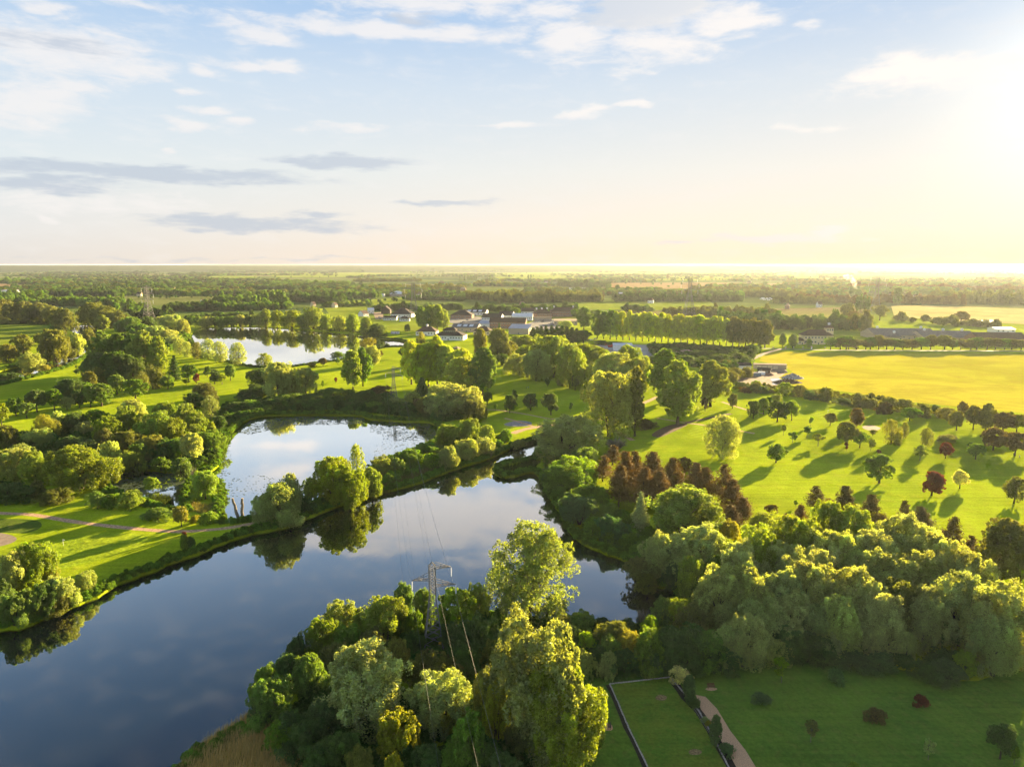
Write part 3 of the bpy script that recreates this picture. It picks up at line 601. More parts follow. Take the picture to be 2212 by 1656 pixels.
cluster('bordering the open lower lawn', L('''Ss 1575 1350 10 42; Ws 1610 1332 12 46; Ws 1648 1292 12 50; Ws 1637 1358 8 36; Wd 1705 1355 8 42; Sd 1747 1368 7 40; Ws 1804 1360 7 25; Ws 1855 1320 10 36; Ws 1883 1350 8 30; Ks 1962 1368 7 22; Ws 2157 1340 13 52;
 Sl 2087 1408 5 30; Sd 2044 1430 4 38; Sd 2002 1430 4 32; Ss 1680 1385 6 28; Sd 1785 1392 4 40; Sd 1840 1405 3.5 38; Sd 1905 1415 3.5 40; Ws 1760 1310 11 48; Ws 1930 1330 10 40'''))
cluster('in the middle of the big willow belt', L('''Ws 1760 1220 17 56; Ws 1846 1228 17 56; Wo 1945 1255 15 52; Ws 2085 1240 18 60; Ws 2170 1268 18 64; Ws 1550 1240 15 46; Ws 1617 1228 16 50; Ws 1690 1235 16 50; Ws 2010 1270 15 50; Ws 1900 1285 14 48; Ws 1810 1290 14 46; Ws 1720 1285 13 46'''))
cluster('along the crest of the big willow belt', L('''Wy 1644 1140 20 56; Wy 1727 1118 20 52; Wy 1797 1086 20 36; Wy 1850 1108 19 56; Ws 1960 1116 20 66; Ws 1802 1150 18 56; Ws 1888 1150 18 60; Ws 2035 1160 18 60; Ws 2100 1195 17 52; Ws 1890 1195 17 60; Ws 1975 1195 17 60; Ws 1780 1190 17 55; Ws 1700 1180 17 54'''))
cluster('at the lake corner below the pines', L('''Wy 1483 1055 18 76; Ws 1510 1142 15 60; Ws 1442 1155 14 48; So 1386 1205 7 30; Ky 1499 1205 12 36; Wy 1558 1160 12 30; Ws 1606 1180 18 50; Sq 1577 1125 8 32; Sy 1644 1108 6 28; So 1400 1240 5 26; Sd 1460 1215 8 30; Sg 1550 1200 10 34'''))
cluster('near the small white pond', L('Ro 2160 1125 1262 62; Wg 2205 1150 1255 24'))
cluster('on the right bank of the front lake', L('''Ws 1230 903 19 72; Wl 1241 988 11 48; Wg 1222 1006 11 44; Wg 1273 1050 9 36; Wt 1252 1073 10 40; Wg 1316 1092 8 35; Wt 1319 1117 8 30; Sd 1362 1155 4 40; Sd 1330 1150 4 30; Sg 1400 1172 4 40; Sg 1281 1120 6 30; So 1195 985 6 22; Wg 1262 968 10 30; Td 1330 948 6 26; Sd 1190 1010 6 24; Sd 1420 1175 5 30'''))
cluster('in the rusty pine group by the lake', L('''Nb 1324 962 9 18; Nb 1303 985 11 20; Nb 1351 975 17 30; Nb 1370 975 15 24; Nb 1338 1005 16 30; Nb 1410 977 16 34; Nb 1389 1010 16 34; Nb 1456 990 15 28; Nb 1426 1018 15 34; Nb 1507 1000 14 26; Nb 1523 1010 13 26; Nb 1560 1003 1084 22; Nb 1585 1036 13 30; Nb 1606 1075 9 24; Nb 1577 1090 9 26; Rk 1478 988 1028 14; Cs 1383 1063 1151 24'''))
cluster('along the near edge of the golf course', L('''Nk 1759 1050 1102 19; Nk 1826 1049 15 26; Nb 1790 1078 9 22; Nk 1885 1070 14 28; Nb 1732 1092 11 24; Nb 1708 1113 12 30; Nk 1957 1083 12 18; Nk 1992 1095 12 28; Nk 2062 1118 13 22; Nb 2043 1145 11 24; Nb 1912 1115 8 17; Nb 2100 1158 8 20; Rk 1667 1090 1114 12; Ag 1719 1081 1095 5'''))
cluster('standing alone on the sunlit lower fairway', L('''Ag 1712 932 956 8; Ay 1767 937 963 10; Ro 1830 912 963 19; Rg 1857 932 967 14; Ay 1881 948 974 8; Ar 1829 955 974 4; Ko 1925 907 958 20; Bo 2000 925 966 15; Rq 2044 940 958 19; Rr 2042 956 990 13; Ay 1987 960 995 11; Ar 1897 971 982 5; Rg 2107 959 992 16; Rd 2095 956 976 8; Rk 2145 925 972 24; Rk 2192 935 984 21; Rg 1676 960 999 17; Rg 1899 983 1043 25; Rr 2012 1019 1070 24; Rw 2073 1016 1055 17; Ro 2190 1032 1087 20'''))
cluster('on the upper fairways', L('''Rd 1627 866 904 12; Rg 1649 860 895 12; Ry 1676 853 880 15; Rd 1679 866 911 21; Ry 1710 866 908 17; Ay 1692 915 940 5; Ag 1751 900 921 5; Ad 1743 920 945 7; Ro 1793 892 919 13; Pk 1849 881 924 15; Ao 1885 928 941 7; Bo 1952 912 947 9; Rg 1965 881 909 17; Ro 2066 889 929 15; Ro 2102 877 928 16; Po 2129 872 931 20; Rk 2166 891 933 19; Ro 2196 896 933 16'''))
cluster('between golf course and barley field', L('''So 1636 826 7 14; Sy 1698 827 9 19; So 1727 832 8 15; Sd 1748 843 6 12; So 1786 838 9 20; So 1856 850 9 20; So 1882 862 6 22; So 1920 858 9 20; Sk 1912 870 7 14; So 1955 862 8 18; So 1995 872 8 18; Sd 2022 875 5 16; So 2045 880 7 18; Sd 1830 862 3.5 24; Sd 1765 852 3.5 20; Sk 2080 868 8 12; Wo 1590 795 9 16; Wo 1614 793 8 15; Wo 1577 801 9 14; Sg 1633 822 7 13; Sd 1600 826 5 16; Sd 1650 834 5 14; Sk 1610 836 4 12'''))
cluster('around the ring-shaped green', L('Bs 1561 899 990 43; Py 1464 782 916 53; Pg 1437 757 868 42; Py 1534 782 878 37; Rk 1523 860 888 8; Lo 1371 797 942 13; Ws 1316 809 942 46; Sk 1393 905 6 14; So 1410 912 3 12; Ro 1582 851 882 10; Rd 1660 858 888 9'))
cluster('in the long willow row, centre', L('''Wy 1195 727 815 38; Wy 1232 745 838 36; Wy 1265 742 24 30; Ws 1322 765 842 54; Wy 1362 750 25 34; Wy 1375 775 24 26; Ws 1158 757 822 30; Ws 1122 765 810 32; Wy 1142 748 18 28; Wy 1290 752 22 28; Ws 1350 790 20 26; So 1215 810 8 16'''))
cluster('on the lawn below the willow row', L('Rd 1101 853 892 15; Pd 1111 843 8 8; Rd 1146 850 886 16; Rd 1190 850 896 17; Rd 1182 816 835 6; Ag 1233 869 891 5; Ro 1242 817 843 8; Ag 1070 872 888 4'))
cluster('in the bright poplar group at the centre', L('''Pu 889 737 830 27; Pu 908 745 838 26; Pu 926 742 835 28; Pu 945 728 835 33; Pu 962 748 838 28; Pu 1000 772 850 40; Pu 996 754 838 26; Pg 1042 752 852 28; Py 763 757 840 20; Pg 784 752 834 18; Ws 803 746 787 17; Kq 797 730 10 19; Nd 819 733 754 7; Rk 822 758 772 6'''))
cluster('on the lawn south of the far lake', L('Rd 869 752 773 9; Sg 728 760 6 13; Rg 730 773 787 5; Rk 698 773 791 9; So 674 782 793 10; Ky 572 763 791 20; Ag 743 804 823 5; Ar 725 815 828 3; Ag 697 822 838 3; Sd 836 742 3 6'))
cluster('along the far shore of the middle lake', L('''Ws 602 785 858 31; Wd 564 797 16 28; Wo 620 805 855 16; Ws 661 795 852 26; Cd 913 815 854 17; Ws 970 830 16 46; Ws 1002 835 17 40; Ws 943 855 13 30; Wo 1023 865 12 28; Wo 921 860 11 22; Rd 1053 847 874 10; Kd 550 830 8 24'''))
cluster('low on the far bank of the middle lake', L('''Sd 564 835 7 30; Sg 620 851 5 36; Sd 674 851 5 36; Sg 715 838 7 30; Sd 755 842 6 18; Sd 790 845 8 30; Sk 822 833 6 26; Sg 805 868 5 26; Ss 854 858 6 15; Sd 835 850 6 22; Ss 892 845 7 20; Sg 540 865 6 22; Sd 875 868 4 16; Sk 905 862 5 16; Sd 530 842 7 24; Sd 590 862 4 24; Sd 650 862 4 26; Sd 700 862 4 26; Sd 770 866 4 20; Sd 510 868 6 20'''))
cluster('on the causeway between the two lakes', L('''Wy 970 919 12 26; Wy 1010 908 13 30; Wy 1050 919 11 19; Ws 1045 945 9 22; Sg 1093 927 6 15; Wg 924 958 7 26; Wg 889 972 8 28; Sg 932 980 7 22; Ws 970 966 10 26; Wy 825 987 8 28; Sg 855 990 7 18; By 771 962 18 20; Wy 717 990 17 46; Wy 755 1010 15 38; Wy 803 1009 12 20; Wy 669 1033 9 18; Ws 628 1028 15 23; Ws 602 1048 14 36; Ws 572 1070 10 26; Ss 625 1100 6 22; Sd 655 1075 6 20; Ws 1010 950 10 24; Ss 1120 950 4 16'''))
cluster('in the left wood, back rows', L('''Kq 94 896 14 28; Wo 13 920 11 28; Wd 48 931 8 18; Ws 85 928 9 28; Ws 121 890 13 18; Wd 160 893 12 26; Ws 182 912 8 18; Wy 234 900 14 30; Wy 268 878 15 28; Ws 282 865 15 28; Wl 333 893 15 35; Wy 354 870 15 26; Wy 397 873 15 26; Bp 451 855 14 19; Wo 440 828 13 25; Wd 419 850 9 22; Wy 370 905 14 28; Wy 419 896 13 26; Py 457 910 9 10; Wd 470 900 9 16; Wg 205 885 12 22'''))
cluster('in the left wood, front rows by the inlet', L('''Ws 413 937 13 22; Wg 451 931 10 28; Wq 325 942 11 30; Wy 285 977 9 24; Ws 234 955 12 18; Wd 236 992 7 28; Sg 346 988 6 22; Wg 392 990 9 22; Wd 190 950 9 30; Wo 268 932 12 30; Ws 40 960 8 26; Wd 150 945 9 26; Sk 128 975 4 26; Wg 300 955 10 26; Wd 355 950 10 26; Wo 220 930 12 26; Sd 190 992 5 26; Sd 300 1000 4 22; Wg 375 950 10 24'''))
cluster('between the inlet and the gravel path', L('''Ws 20 972 14 42; Wy 67 975 14 30; Wy 112 985 12 20; Wy 165 970 17 62; So 78 1040 7 22; Sl 325 1030 5 14; Wl 440 1018 11 28; Td 418 1008 10 9; Sy 280 1062 6 32; Sg 240 1068 5 22; Sg 338 1098 4 28; Rq 392 1095 1137 18; Sq 422 1113 2.5 10; Sl 451 1106 4 19; Sg 210 1062 6 24; Sd 20 1045 7 34; Sd 50 1050 6 30; So 120 1055 6 26'''))
cluster('over the front lake, left picture edge', L('''Wy 60 1180 14 40; Ws 20 1200 13 36; Wq 100 1215 8 19; Ss 184 1235 6 23; Ws 130 1248 8 30; Wg 52 1275 8 26; Wd 92 1262 8 30; Wg 25 1285 8 30; So 128 1290 4 26; Sg 397 1155 5 10; Sd 410 1160 4 10; Sr 397 1148 2 6; Wd 0 1250 9 26'''))
cluster('in the big clump left of the far lake', L('''Pg 228 717 806 30; Pg 262 722 806 30; Py 317 716 810 36; Py 346 728 812 27; Pg 290 724 806 28; Wd 215 765 825 35; Wd 258 760 825 35; Wd 195 780 15 22; Cd 377 768 819 15; Wd 290 775 826 24'''))
cluster('on the meadow before the big clump', L('''Rg 408 787 826 14; Rr 425 808 828 8; Rd 448 792 814 8; Rd 464 799 829 14; Rg 498 788 822 14; Ay 480 808 830 10; Al 401 819 5 9; Rg 363 811 840 16; Ko 330 790 840 16; Bo 309 803 850 15; Rg 293 820 862 24; Rg 253 810 852 18; Rd 244 795 832 20; Wo 212 794 835 16; Rg 220 829 877 24; Rg 196 833 880 16; Ad 165 798 810 6; Wo 344 795 838 10'''))
cluster('in the tree line on the left meadow', L('''Rg 186 826 12 14; Wd 158 819 868 26; Rd 172 843 880 16; Rg 118 841 886 16; Rs 145 857 886 14; Rd 80 843 890 22; Rg 35 860 898 18; Rg 58 870 903 16; Ry 4 872 920 14; Wo 188 803 14 14'''))
cluster('on the near shore of the far lake', L('''Bs 389 733 766 14; Bs 405 738 771 12; Bo 427 739 774 13; Bs 451 733 777 17; Bs 478 738 782 17; Bs 516 741 788 18; Ws 375 725 14 16; Sd 437 766 4 8; Sd 500 778 3 7'''))
cluster('along the river on the left', L('''Wo 124 713 783 33; Wo 145 745 13 20; Wo 142 668 722 22; Wg 115 697 15 13; Wo 51 723 765 17; Wo 16 745 783 22; Wo 90 720 13 16; Ws 67 762 803 25; Ws 169 722 771 17; Wo 196 711 755 16; Py 222 680 715 17; Sq 97 788 6 12; Sd 24 805 6 14; Sd 4 808 6 12; Wd 108 752 9 14; Wo 190 742 9 10'''))
cluster('in the riverside wood at upper left', L('''Wo 10 648 692 22; Wo 30 655 695 20; Wo 54 652 694 20; Wo 75 658 696 18; Wo 92 655 697 20; Wo 113 662 700 18; Wo 64 668 698 16; Wo 204 655 702 27; Wo 228 662 706 28; Wo 252 672 708 24; Wg 270 692 716 20; Wg 285 686 716 24; Ws 335 704 16 30; Ws 376 681 722 28; Ws 398 690 726 17; Ws 349 684 15 22; Ws 360 712 15 22; Wd 320 684 712 20; Wo 190 662 700 18; Wg 300 700 722 22'''))
cluster('along the far bank of the far lake', L('''Wg 413 682 14 12; Wg 430 684 706 13; Ws 447 684 707 13; Wd 465 683 706 14; Wg 483 685 707 13; Wg 500 683 706 13; Ws 520 680 706 14; Wd 540 682 706 14; Ws 560 679 706 14; Wy 575 668 706 14; Wy 599 672 707 14; Wy 631 672 709 19; Wg 655 680 710 15; Wy 677 664 711 19; Wy 706 679 714 13; Wy 733 683 716 16; Wy 763 679 719 17; Wy 792 686 724 18; Wd 815 700 728 14; Sd 580 694 4 16; Sd 610 697 4 18; Sd 640 699 5 18; Sd 672 701 5 18; Sd 700 704 5 18; Sd 730 706 5 18; Sd 760 708 5 18; Sd 790 712 5 18; Sd 822 718 5 16'''))
cluster('in the row beyond the far lake', L('''Lg 537 640 664 4; Lg 545 640 664 4; Lg 552 638 664 4; Lg 560 637 663 4; Lg 568 634 662 4.5; Lg 576 632 662 4.5; Lg 584 630 661 5; Lg 592 629 661 5; Lg 600 627 660 5; Lg 607 628 660 5; Lg 614 630 660 5'''))
cluster('beside the low white restaurant in the town', L('''Pg 912 662 712 16; Py 928 660 714 17; Py 944 659 714 18; Py 958 668 713 14; Pg 920 672 715 14; Kq 910 717 741 11; Wd 880 700 10 6'''))
cluster('at the town edge behind the willow row', L('''Wo 1037 712 770 17; Wo 1074 710 775 22; Wo 1098 738 14 18; Wy 1117 726 15 15; Wy 1139 726 15 18; Wo 1096 745 14 15; Wd 1085 765 10 16; Ws 1222 693 10 12; Rd 1260 714 744 18; Ws 1217 713 11 18; Rg 1112 664 682 10; Pg 1261 664 712 18; Cd 1078 698 722 6; Wd 1060 770 8 14; Wg 1075 742 10 14'''))
cluster('in the conifer hedge behind the willow row', L('''Cd 1150 708 742 14; Cd 1160 706 742 14; Cd 1170 705 742 14; Cd 1181 704 741 14; Cd 1192 703 741 14; Cd 1203 703 740 14; Cd 1214 704 740 14; Cd 1225 706 740 14; Cd 1236 707 738 14; Cd 1246 709 737 14'''))
_pp = []
for i in range(27):
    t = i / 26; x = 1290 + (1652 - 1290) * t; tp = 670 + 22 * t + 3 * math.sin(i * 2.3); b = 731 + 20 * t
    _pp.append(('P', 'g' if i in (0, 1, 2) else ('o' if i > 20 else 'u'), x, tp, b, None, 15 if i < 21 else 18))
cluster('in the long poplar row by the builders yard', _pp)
cluster('in the scrub below the long poplar row', L('''Sd 1424 742 7 12; Sd 1467 740 8 26; Sd 1520 757 8 28; Sd 1483 768 7 16; Sd 1577 752 9 25; Sd 1558 765 8 25; Sd 1595 762 8 20; So 1568 778 6 18; Sd 1500 745 8 20; Sd 1540 745 8 22; Sd 1610 772 7 16; Sd 1625 745 9 16; Sd 1440 752 6 14; Sd 1300 735 5 16; Sd 1330 738 4 16; Sk 1450 770 5 16; Sd 1410 770 6 16'''))
_st = L('Pg 1690 719 749 9; Pg 1712 721 751 11; Wg 1747 732 750 7')
for i, x in enumerate([1794, 1813, 1833, 1826, 1850, 1868, 1880, 1896, 1915, 1930, 1950, 1968, 1990, 2008, 2040, 2055, 2075, 2095, 2110, 2130, 2150, 2168, 2185, 2204]):
    _st.append(('R', 'o' if i % 3 else 'g', x + (i % 2) * 2, 729 - (6 if x in (1826, 2008, 2040, 1896) else 0) + (i * 7 % 6), 755, None, 13 + i % 5))
cluster('in the street row before the grey roofs', _st)
cluster('standing tall on the plain beyond the town', L('''Ld 994 594 607 2; Ld 1004 594 607 2; Ld 1011 595 607 1.6; Ld 1016 595 607 1.6; Ld 1020 596 607 1.6; Ld 1025 596 607 1.6; Ld 1029 596 607 1.6; Ld 1058 594 607 2; Ld 1141 593 604 1.6; Ld 1147 593 604 1.6'''))
cluster('by the sunlit pale field on the right', L('''Ld 1933 622 658 5; Ld 1942 620 658 5; Ld 1851 640 672 4; Ld 1858 637 672 4; Ld 1866 638 672 4; Ld 1875 642 672 4; Ld 1720 608 624 3; Rk 2075 673 698 15; Wk 1845 672 695 10; Ro 1830 655 690 12; Ro 1900 660 692 14'''))
cluster('on the open lower lawn at the right', L('''Al 1688 1420 1473 16; St 1808 1446 2.8 19; St 1645 1496 2.2 18; Ao 1751 1555 1602 14; Sk 1894 1532 2.6 21; Sr 1990 1500 2.5 16; Rd 2160 1568 1638 27; As 2005 1597 1640 12; Sl 1848 1648 1.5 14; Ag 2190 1610 1650 10'''))
cluster('in the border beside the fenced lawn', L('''Sw 1471 1440 3.6 24; Yd 1489 1463 1520 12; Sd 1502 1513 1.4 13; Ss 1524 1548 1.3 9; Sq 1530 1556 1.2 7; Yd 1543 1546 1608 12; St 1570 1608 1.7 18'''))

# ---------------------------------------------------------------- woods, undergrowth, reeds: nobody could count them
def fixed_foliage(name, col, trans=.42):
    m = bpy.data.materials.new(name); m.use_nodes = True; n = NT(m.node_tree); n.n.clear()
    at = n.new('ShaderNodeAttribute', attribute_name='tone'); oi = n.new('ShaderNodeObjectInfo')
    hs = n.new('ShaderNodeHueSaturation'); hs.inputs['Color'].default_value = hexc(col)
    n.put(hs.inputs['Hue'], n.ramp(oi.outputs['Random'], 0, 1, .492, .512, False)); n.put(hs.inputs['Value'], n.m('MULTIPLY', n.ramp(at.outputs['Fac'], 0, 1, .5, 1.45, False), n.ramp(oi.outputs['Random'], 0, 1, .6, 1.4, False)))
    d = n.new('ShaderNodeBsdfDiffuse'); n.l.new(hs.outputs[0], d.inputs[0]); t = n.new('ShaderNodeBsdfTranslucent'); n.l.new(n.mix(1.0, hs.outputs[0], (1.6, 1.42, .42, 1), 'MULTIPLY'), t.inputs[0])
    a = n.new('ShaderNodeMixShader'); a.inputs[0].default_value = trans; n.l.new(d.outputs[0], a.inputs[1]); n.l.new(t.outputs[0], a.inputs[2])
    o = n.new('ShaderNodeOutputMaterial'); n.l.new(a.outputs[0], o.inputs[0]); return m
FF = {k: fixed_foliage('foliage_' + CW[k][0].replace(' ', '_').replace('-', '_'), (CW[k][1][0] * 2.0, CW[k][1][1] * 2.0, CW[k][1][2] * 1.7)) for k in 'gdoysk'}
_SP = {}
def stuff_protos(kinds, colk, lod=2):
    out = []
    for kd in kinds:
        for var in (0, 1):
            key = (kd, colk, var, lod)
            if key not in _SP:
                cm, tm, rad = proto(kd, lod, var); me = cm.copy(); me.materials.clear(); me.materials.append(FF[colk]); _SP[key] = (bpy.data.objects.new('foliage_clump', me), rad)
            out.append(_SP[key])
    return out
def scatter(name, label, cat, pts, kinds, colk, lod=2, kind='stuff', group=None):
    """pts: x, y, height, radius.  One object: clumps set out on points"""
    if not pts: return None
    pr = stuff_protos(kinds, colk, lod); A = np.array(pts, np.float64); n = len(A); rng = np.random.default_rng(n)
    which = rng.integers(0, len(pr), n); c0 = A[:, :2].mean(0)
    me = bpy.data.meshes.new(name); me.vertices.add(n); me.vertices.foreach_set('co', np.column_stack([A[:, 0] - c0[0], A[:, 1] - c0[1], np.zeros(n)]).astype(np.float32).ravel())
    radp = np.array([q[1] for q in pr])[which]; s = me.attributes.new('scl', 'FLOAT_VECTOR', 'POINT'); s.data.foreach_set('vector', np.column_stack([A[:, 3] / radp, A[:, 3] / radp, A[:, 2]]).astype(np.float32).ravel())
    r = me.attributes.new('rot', 'FLOAT_VECTOR', 'POINT'); r.data.foreach_set('vector', np.column_stack([np.zeros(n), np.zeros(n), rng.uniform(0, 6.28, n)]).astype(np.float32).ravel())
    w = me.attributes.new('pick', 'INT', 'POINT'); w.data.foreach_set('value', which.astype(np.int32))
    o = link(name, me); o.location = (c0[0], c0[1], 0)
    ng = bpy.data.node_groups.new(name, 'GeometryNodeTree'); ng.interface.new_socket('Geometry', in_out='INPUT', socket_type='NodeSocketGeometry'); ng.interface.new_socket('Geometry', in_out='OUTPUT', socket_type='NodeSocketGeometry')
    N_ = ng.nodes; Lk = ng.links; gi = N_.new('NodeGroupInput'); go = N_.new('NodeGroupOutput'); ip = N_.new('GeometryNodeInstanceOnPoints'); jn = N_.new('GeometryNodeJoinGeometry')
    for q, _ in reversed(pr):
        ob = N_.new('GeometryNodeObjectInfo'); ob.inputs['Object'].default_value = q; ob.inputs['As Instance'].default_value = True; Lk.new(ob.outputs['Geometry'], jn.inputs[0])
    m2p = N_.new('GeometryNodeMeshToPoints'); Lk.new(gi.outputs[0], m2p.inputs[0]); Lk.new(m2p.outputs[0], ip.inputs['Points']); Lk.new(jn.outputs[0], ip.inputs['Instance']); ip.inputs['Pick Instance'].default_value = True
    for an, ty, sk in (('scl', 'FLOAT_VECTOR', 'Scale'), ('rot', 'FLOAT_VECTOR', 'Rotation'), ('pick', 'INT', 'Instance Index')):
        na = N_.new('GeometryNodeInputNamedAttribute'); na.data_type = ty; na.inputs[0].default_value = an; Lk.new(na.outputs[0], ip.inputs[sk])
    Lk.new(ip.outputs[0], go.inputs[0]); md = o.modifiers.new('scatter', 'NODES'); md.node_group = ng
    return tag(o, label, cat, group, kind)
WR = random.Random(11)
def fill_poly(poly, spacing, h, r, hj=.38, avoid=True):
    xs = [p[0] for p in poly]; ys = [p[1] for p in poly]; out = []; n = int((max(xs) - min(xs)) * (max(ys) - min(ys)) / spacing ** 2)
    for _ in range(min(n, 9000)):
        p = (WR.uniform(min(xs), max(xs)), WR.uniform(min(ys), max(ys)))
        if not inpoly(p, poly) or (avoid and any(inpoly(p, lp) for lp in LAKES.values())): continue
        k = WR.uniform(1 - hj, 1 + hj) * (1.45 if WR.random() < .08 else 1); out.append((p[0], p[1], h * k, r * WR.uniform(.8, 1.25)))
    return out
def belt(pts, depth, h, colk='g', kinds='RW', sp=None, name='woodland', label=None, fill=1.0):
    """a wood whose near edge runs through the given picture points on the ground"""
    w = GP(pts); poly = w + [(x, y + depth) for x, y in reversed(w)]; y0 = w[0][1]; sp = sp or max(7.5, y0 / 260.0)
    P = fill_poly(poly, sp, h, sp * .8 * (h / 14) ** .3)
    if fill < 1: P = [q for q in P if WR.random() < fill]
    scatter(name, label or '%s wood seen far off on the plain' % CW[colk][0], 'wood', P, kinds, colk)
# horizon and plain, far to near
def along(x0, x1, y0, y1): return [(x0, y0), ((x0 + x1) / 2, (y0 + y1) / 2), (x1, y1)]
BELTS = []
for (a, b, y0, y1, dep, h, ck) in [(-200, 2400, 575.5, 575.5, 900, 22, 'd'), (-200, 1000, 578, 578, 500, 16, 'd'), (900, 2400, 577.2, 577.4, 700, 18, 'd'), (300, 1250, 581, 580.5, 260, 15, 'd'), (1500, 2400, 580.5, 582, 320, 16, 'k'),
        (90, 222, 592, 593, 120, 14, 'd'), (225, 335, 590, 590, 140, 14, 'd'), (362, 450, 593.5, 593.5, 90, 15, 'd'), (450, 578, 589, 588.5, 180, 16, 'd'), (612, 780, 589, 588, 160, 14, 'd'), (905, 1125, 587, 587, 200, 15, 'd'), (1120, 1330, 584, 584, 200, 14, 'd'),
        (1445, 1495, 594, 594, 90, 14, 'd'), (1540, 1650, 588, 588, 140, 14, 'k'), (1866, 2005, 591, 592, 140, 14, 'k'), (1715, 1890, 613, 616, 130, 14, 'o'), (1860, 2300, 626, 634, 120, 15, 'k'),
        (-60, 104, 613, 612, 170, 15, 'g'), (760, 905, 609, 608, 90, 12, 'o'), (567, 745, 619, 620, 190, 14, 'g'), (236, 352, 629, 628, 150, 16, 'd'), (357, 440, 618, 620, 110, 13, 'g'), (440, 530, 612, 612, 60, 12, 'g'), (525, 662, 628, 628, 60, 14, 'd'),
        (810, 1000, 629, 628, 120, 13, 'o'), (745, 812, 643, 645, 70, 13, 'g'), (1025, 1112, 618, 618, 110, 13, 'o'), (1000, 1085, 646, 652, 110, 15, 'o'), (1078, 1302, 655, 652, 130, 16, 'o'), (1212, 1318, 619, 621, 110, 17, 'd'), (1280, 1412, 634, 635, 60, 14, 'd'),
        (1330, 1605, 652, 651, 60, 14, 'd'), (1510, 1672, 632, 637, 130, 15, 'o'), (1620, 1752, 641, 646, 90, 14, 'o'), (1680, 1802, 655, 657, 50, 12, 'o'), (1740, 1905, 650, 660, 70, 14, 'k'), (1930, 2092, 655, 660, 80, 14, 'k'), (2090, 2420, 655, 664, 180, 17, 'o'),
        (1350, 1412, 672, 675, 40, 10, 'd'), (1445, 1682, 683, 685, 60, 11, 'o'), (1560, 1690, 700, 712, 50, 13, 'd'), (1620, 1852, 712, 714, 55, 14, 'd'), (1838, 1905, 714, 720, 50, 14, 'o'), (1935, 2092, 693, 708, 40, 12, 'o'), (2070, 2180, 703, 712, 30, 10, 'o'),
        (808, 1002, 670, 670, 26, 10, 'd'), (1022, 1245, 674, 673, 28, 10, 'd'), (618, 728, 651, 656, 110, 15, 'd'), (110, 242, 641, 641, 130, 14, 'd'), (130, 252, 661, 663, 55, 14, 'g'), (38, 92, 654, 656, 50, 15, 'g'), (360, 482, 673, 672, 60, 13, 'd'),
        (455, 538, 656, 657, 80, 14, 'g'), (325, 380, 637, 637, 30, 9, 'd'), (280, 352, 688, 688, 40, 12, 'd'), (240, 300, 676, 672, 60, 13, 'g'), (880, 1000, 648, 650, 60, 10, 'd'), (690, 800, 664, 661, 25, 8, 'g'), (1240, 1300, 690, 690, 30, 12, 'g'), (-80, 20, 650, 650, 120, 14, 'g'),
        (480, 620, 672, 668, 60, 12, 'g'), (400, 540, 695, 690, 30, 10, 'd'), (-100, 130, 668, 660, 80, 14, 'g')]:
    BELTS.append((a, b, y0, y1, dep, h, ck))
ROWN = ((580, 'on the skyline'), (591, 'on the farthest fields'), (606, 'on the far plain'), (622, 'on the middle plain'), (640, 'level with the tall distant poplars'), (655, 'level with the far sports hall'), (675, 'just beyond the town and far lake'), (900, 'level with the hotel'))
def rowof(q): return next(i for i, (y, _) in enumerate(ROWN) if (q[2] + q[3]) / 2 < y)
BELTS.sort(key=lambda q: (rowof(q), q[6], q[4] < 35, q[0] + q[1]))
for q in BELTS:
    a, b, y0, y1, dep, h, ck = q; same = [r_ for r_ in BELTS if rowof(r_) == rowof(q) and r_[6] == ck and (r_[4] < 35) == (dep < 35)]; nm = 'hedgerow' if dep < 35 else 'woodland'
    belt(along(a, b, y0, y1), dep, h, ck, 'RW', name=nm, label='%s %s %s, %s' % (CW[ck][0], 'tree hedge' if dep < 35 else 'wood', ROWN[rowof(q)][1], ordinal(same.index(q), len(same)).replace('from the', 'from')))
# smaller copses thick over the plain
cop = []
for i in range(300):
    y = 576.5 + 62 * WR.random() ** 1.5; x = WR.uniform(-60, 2280); g0 = G(x, y)
    if abs(x - 1300) < 420 and 600 < y < 632 and WR.random() < .7: continue
    L_ = WR.uniform(40, 260) * (1 + g0.y / 4000); D_ = WR.uniform(15, 60) * (1 + g0.y / 5000); an = WR.gauss(0, .25); sp = max(9, g0.y / 280); nn = int(L_ * D_ / sp ** 2 * .9) + 3
    for _ in range(min(nn, 90)):
        u, w = WR.gauss(0, .3) * L_, WR.gauss(0, .4) * D_; hh = WR.uniform(7, 17); cop.append((g0.x + u * math.cos(an) - w * math.sin(an), g0.y + u * math.sin(an) + w * math.cos(an), hh, hh * .5 + sp * .25))
for k_, ck in enumerate('dgod'): scatter('copses', '%s copses and hedges scattered over the distant plain' % CW[ck][0] if k_ < 3 else 'darkest small copses scattered over the distant plain', 'woods', cop[k_::4], 'RW', ck)
# hedgerow trees strung over the far fields
hp = []
for (x0, x1, y0, y1, st) in [(1080, 1520, 597, 601, 13), (1150, 1800, 607, 608, 16), (1600, 2200, 600, 604, 14), (1290, 1640, 604, 606, 12), (120, 560, 604, 601, 30), (560, 900, 600, 598, 22), (900, 1500, 592, 590, 20), (1700, 2212, 586, 588, 18), (1100, 1500, 612, 616, 26), (240, 560, 609, 606, 34),
                             (1890, 2212, 606, 609, 9), (300, 500, 645, 643, 9), (760, 1000, 655, 646, 12), (1060, 1500, 581, 581, 12), (20, 300, 588, 588, 12)]:
    x = x0
    while x < x1:
        g_ = G(x, y0 + (y1 - y0) * (x - x0) / (x1 - x0) + WR.uniform(-.5, .5)); hh = WR.uniform(6, 14); hp.append((g_.x, g_.y, hh, hh * .42)); x += st * WR.uniform(.4, 1.6)
scatter('hedgerow_trees', 'scattered small trees and hedges strung over the far fields', 'trees', hp, 'R', 'd')
